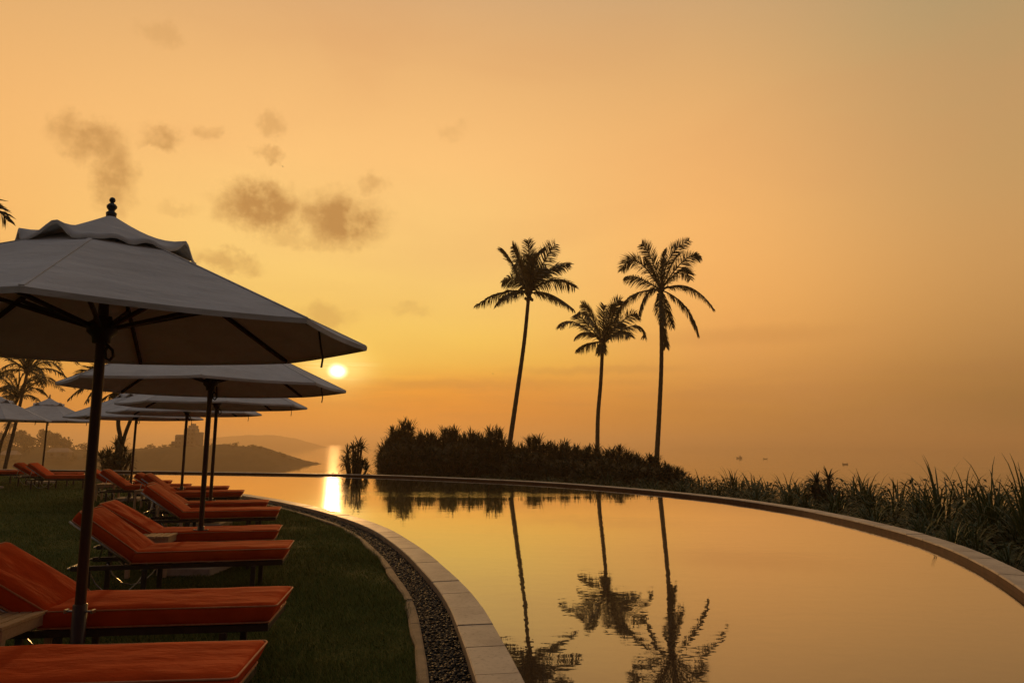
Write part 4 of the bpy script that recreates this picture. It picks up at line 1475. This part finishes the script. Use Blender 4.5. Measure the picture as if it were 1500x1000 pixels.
def make_lounger(seed, BACK_ANG):
    root = empty('sun_lounger', (0, 0, 0))
    # seat cushion
    sx = FOOT - CREASE
    vs, fs = rounded_box(sx, LW, CT, 0.034, 44, 18, 5, 0.010, seed, 0.055)
    T = Matrix.Translation(((FOOT + CREASE) / 2, 0, SEAT_TOP - CT / 2))
    mb = MB(); mb.add([T @ v for v in vs], fs)
    cush = mb.build('seat_cushion', M['cushion'], root, smooth=True)
    mb = MB()
    mb.tube([T @ p for p in rim_loop(sx - 0.012, LW - 0.012, CT / 2 - 0.007, 0.035)], 0.0055, 6, closed=True)
    mb.tube([T @ p for p in rim_loop(sx - 0.012, LW - 0.012, -CT / 2 + 0.007, 0.035, 0.045)], 0.0055, 6, closed=True)
    mb.build('piping', M['cord'], cush, smooth=True)
    # back cushion, hinged at the crease
    bl = 0.70
    vs, fs = rounded_box(bl, LW, CT, 0.034, 22, 18, 5, 0.010, seed + 9)
    Tb = Matrix.Translation((CREASE + 0.012, 0, SEAT_TOP - CT + 0.01)) @ Matrix.Rotation(BACK_ANG, 4, 'Y') @ Matrix.Translation((-bl / 2, 0, CT / 2))
    mb = MB(); mb.add([Tb @ v for v in vs], fs)
    bc = mb.build('back_cushion', M['cushion'], root, smooth=True)
    mb = MB()
    mb.tube([Tb @ p for p in rim_loop(bl - 0.012, LW - 0.012, CT / 2 - 0.007, 0.035)], 0.0055, 6, closed=True)
    mb.tube([Tb @ p for p in rim_loop(bl - 0.012, LW - 0.012, -CT / 2 + 0.007, 0.035)], 0.0055, 6, closed=True)
    mb.build('piping', M['cord'], bc, smooth=True)
    # base frame
    zf = SEAT_TOP - CT - 0.030
    mb = MB()
    for s in (-1, 1):
        mb.box((-0.085, s * (LW / 2 - 0.035), zf), (1.93, 0.030, 0.045))
    mb.box((0.865, 0, zf), (0.030, LW - 0.11, 0.042))
    for x in (0.75, 0.5, 0.25, 0.0, -0.25, -0.5):
        mb.box((x, 0, zf + 0.012), (0.07, LW - 0.08, 0.016))
    mb.build('frame', M['frame'], root)
    mb = MB(); mb.tube([(-1.055, -LW / 2 + 0.02, zf), (-1.075, -LW / 2 + 0.04, zf), (-1.075, LW / 2 - 0.04, zf), (-1.055, LW / 2 - 0.02, zf)], 0.011, 8)
    mb.build('end_rod', M['steel'], root, smooth=True)
    # backrest frame with steel edge rails
    mb = MB()
    for s in (-1, 1):
        a = Tb @ Vector((-bl / 2 + 0.0, s * (LW / 2 - 0.012), -CT / 2 - 0.014)); b = Tb @ Vector((bl / 2 - 0.01, s * (LW / 2 - 0.012), -CT / 2 - 0.014))
        mb.tube([a, b], 0.011, 8)
    for t in (-0.46, -0.2, 0.1, 0.35):
        mb.tube([Tb @ Vector((t * bl, -LW / 2 + 0.012, -CT / 2 - 0.014)), Tb @ Vector((t * bl, LW / 2 - 0.012, -CT / 2 - 0.014))], 0.009, 6)
    mb.build('backrest_frame', M['steel'], root, smooth=True)
    for s in (-1, 1):
        a = Tb @ Vector((-0.12, s * (LW / 2 - 0.045), -CT / 2 - 0.02))
        mb = MB(); mb.tube([a, (-0.99, s * (LW / 2 - 0.045), zf + 0.012)], 0.008, 6)
        mb.build('backrest_strut', M['steel'], root, smooth=True)
    # six legs
    for x in (0.60, -0.40, -0.90):
        for s in (-1, 1):
            mb = MB(); mb.box((x, s * (LW / 2 - 0.035), zf / 2 - 0.012), (0.045, 0.040, zf - 0.026))
            mb.build('leg', M['frame'], root)
    # bent steel braces between the rear legs
    for s in (-1, 1):
        y = s * (LW / 2 - 0.075)
        mb = MB()
        mb.tube([(-0.40, y, 0.27), (-0.46, y, 0.16), (-0.55, y, 0.075), (-0.65, y, 0.055), (-0.75, y, 0.075), (-0.84, y, 0.16), (-0.90, y, 0.27)], 0.007, 6)
        mb.build('leg_brace', M['steel'], root, smooth=True)
    return root


GL = 'orange sun loungers set out in pairs along the pool lawn'
protos = [make_lounger(1.3, R(36)), make_lounger(5.7, R(31))]
LOUNGERS = [  # foot corner nearest the camera (x, y), angle, label
    (-1.25, 3.28, 6.0, 'nearest orange sun lounger, only its seat cushion crossing the lower left corner'),
    (-1.54, 4.68, 7.5, 'orange sun lounger behind the thick front pole, with the slatted table at its near side'),
    (-2.26, 7.14, 12.0, 'orange sun lounger in front of the second parasol pole and its stone base slab'),
    (-2.84, 8.56, 14.0, 'orange sun lounger just behind the second parasol pole and small slatted table'),
    (-3.70, 11.15, 15.0, 'orange sun lounger in front of the third parasol pole, small table behind its backrest'),
    (-4.38, 12.55, 16.0, 'orange sun lounger just behind the third parasol pole, foot near the gravel strip'),
    (-5.88, 15.25, 17.0, 'orange sun lounger in front of the fourth parasol pole, foot end nearly at the water'),
    (-6.80, 16.70, 18.0, 'orange sun lounger behind the fourth parasol pole, its foot end against the pool'),
    (-8.15, 17.55, 16.0, 'dark red lounger with steel rail raised back, right of the thick front pole'),
    (-9.45, 19.20, 17.0, 'farther dark red lounger of the pair right of the thick front pole, almost hidden'),
    (-13.55, 22.6, 12.0, 'far lounger with raised back left of the thick front pole, nearer of its pair'),
    (-15.1, 24.2, 12.0, 'far lounger with raised back left of the thick front pole, farther of its pair'),
    (-18.1, 25.6, 8.0, 'far dark red lounger at the left edge under the farthest parasols')]
NEARC = Vector((FOOT - 0.01, -LW / 2 + 0.01, 0))
for i, (x, y, a, lab) in enumerate(LOUNGERS):
    rot = Matrix.Rotation(R(a), 3, 'Z')
    loc = Vector((x, y, 0)) - rot @ NEARC
    if i < 2:
        o = protos[i]
        o.location = loc; o.rotation_euler = (0, 0, R(a)); tag(o, lab, 'sun lounger', GL)
    else:
        o = dup(protos[i % 2], loc, R(a), lab)


# ------------------------------------------------------------------ slatted side tables
def make_table():
    root = empty('side_table', (0, 0, 0))
    H, WX, WY = 0.455, 0.46, 0.54
    mb = MB()
    n = 6
    for i in range(n):                                     # slats run across, framed by two end boards
        w_ = WX / n
        mb.box((-WX / 2 + w_ * (i + .5), 0, H - 0.011), (w_ - 0.015, WY, 0.022))
    mb.build('table_top', M['teak'], root)
    mb = MB()
    for s in (-1, 1):
        mb.box((0, s * (WY / 2 - 0.035), H - 0.054), (WX - 0.06, 0.022, 0.062))
        mb.box((s * (WX / 2 - 0.028), 0, H - 0.054), (0.022, WY - 0.10, 0.062))
    mb.build('apron', M['teak'], root)
    for sx in (-1, 1):
        for sy in (-1, 1):
            mb = MB(); mb.box((sx * (WX / 2 - 0.035), sy * (WY / 2 - 0.035), (H - 0.024) / 2), (0.045, 0.045, H - 0.026))
            mb.build('leg', M['teak'], root)
    return root


GB = 'slatted teak side tables between the loungers'
tb = make_table()
tag(tb, 'slatted teak side table in the lower left corner between the two front loungers', 'side table', GB)
tb.location = (-3.14, 4.36, 0); tb.rotation_euler = (0, 0, R(2))
for (x, y, rz, lab) in [(-4.14, 8.20, 9, 'slatted side table behind the raised back of the third lounger from the front'),
                        (-5.85, 12.15, 9, 'small sunlit slatted side table between the loungers before the third parasol'),
                        (-8.2, 15.75, 12, 'pale side table top barely showing behind the far pair with red cushions'),
                        (-10.45, 18.05, 15, 'farthest side table, a thin pale top between the two dark backed loungers')]:
    dup(tb, (x, y, 0), R(rz), lab)

# leaf litter on the lawn: two pale fallen leaves near the front
for (x, y, rz, lab) in [(-4.42, 6.15, 0.5, 'small pale fallen leaf on the dark lawn left of the second lounger'),
                        (-2.55, 4.95, 1.9, 'curled pale fallen leaf lying on the grass under the second lounger')]:
    mb = MB()
    mb.blade([Vector((-0.08, 0, 0.035)), Vector((-0.03, 0, 0.05)), Vector((0.04, 0, 0.045)), Vector((0.10, 0.02, 0.04))], [0.006, 0.024, 0.02, 0.002], Vector((0, 1, 0.2)).normalized())
    o = mb.build('fallen_leaf', M['teak'])
    so = o.modifiers.new('thick', 'SOLIDIFY'); so.thickness = 0.002
    o.location = (x, y, 0); o.rotation_euler = (0, 0, rz)
    tag(o, lab, 'leaf')

# ------------------------------------------------------------------ evening haze
HX, HY0, HY1, HZ0, HZ1 = 6600.0, -450.0, 9100.0, -16.0, 46.0


def build_haze(N, out):
    v = N.new('ShaderNodeVolumePrincipled')
    v.inputs['Color'].default_value = (1.0, 0.78, 0.50, 1)
    v.inputs['Density'].default_value = 0.0007
    v.inputs['Anisotropy'].default_value = 0.45
    N.t.links.new(v.outputs[0], out.inputs['Volume'])


mb = MB()
mb.add([(-HX, HY0, HZ0), (HX, HY0, HZ0), (HX, HY1, HZ0), (-HX, HY1, HZ0), (-HX, HY0, HZ1), (HX, HY0, HZ1), (HX, HY1, HZ1), (-HX, HY1, HZ1)],
       [(3, 2, 1, 0), (4, 5, 6, 7), (0, 1, 5, 4), (1, 2, 6, 5), (2, 3, 7, 6), (3, 0, 4, 7)])
M['haze'] = mat('evening_haze', build_haze)
tag(mb.build('haze', M['haze']), kind='stuff')
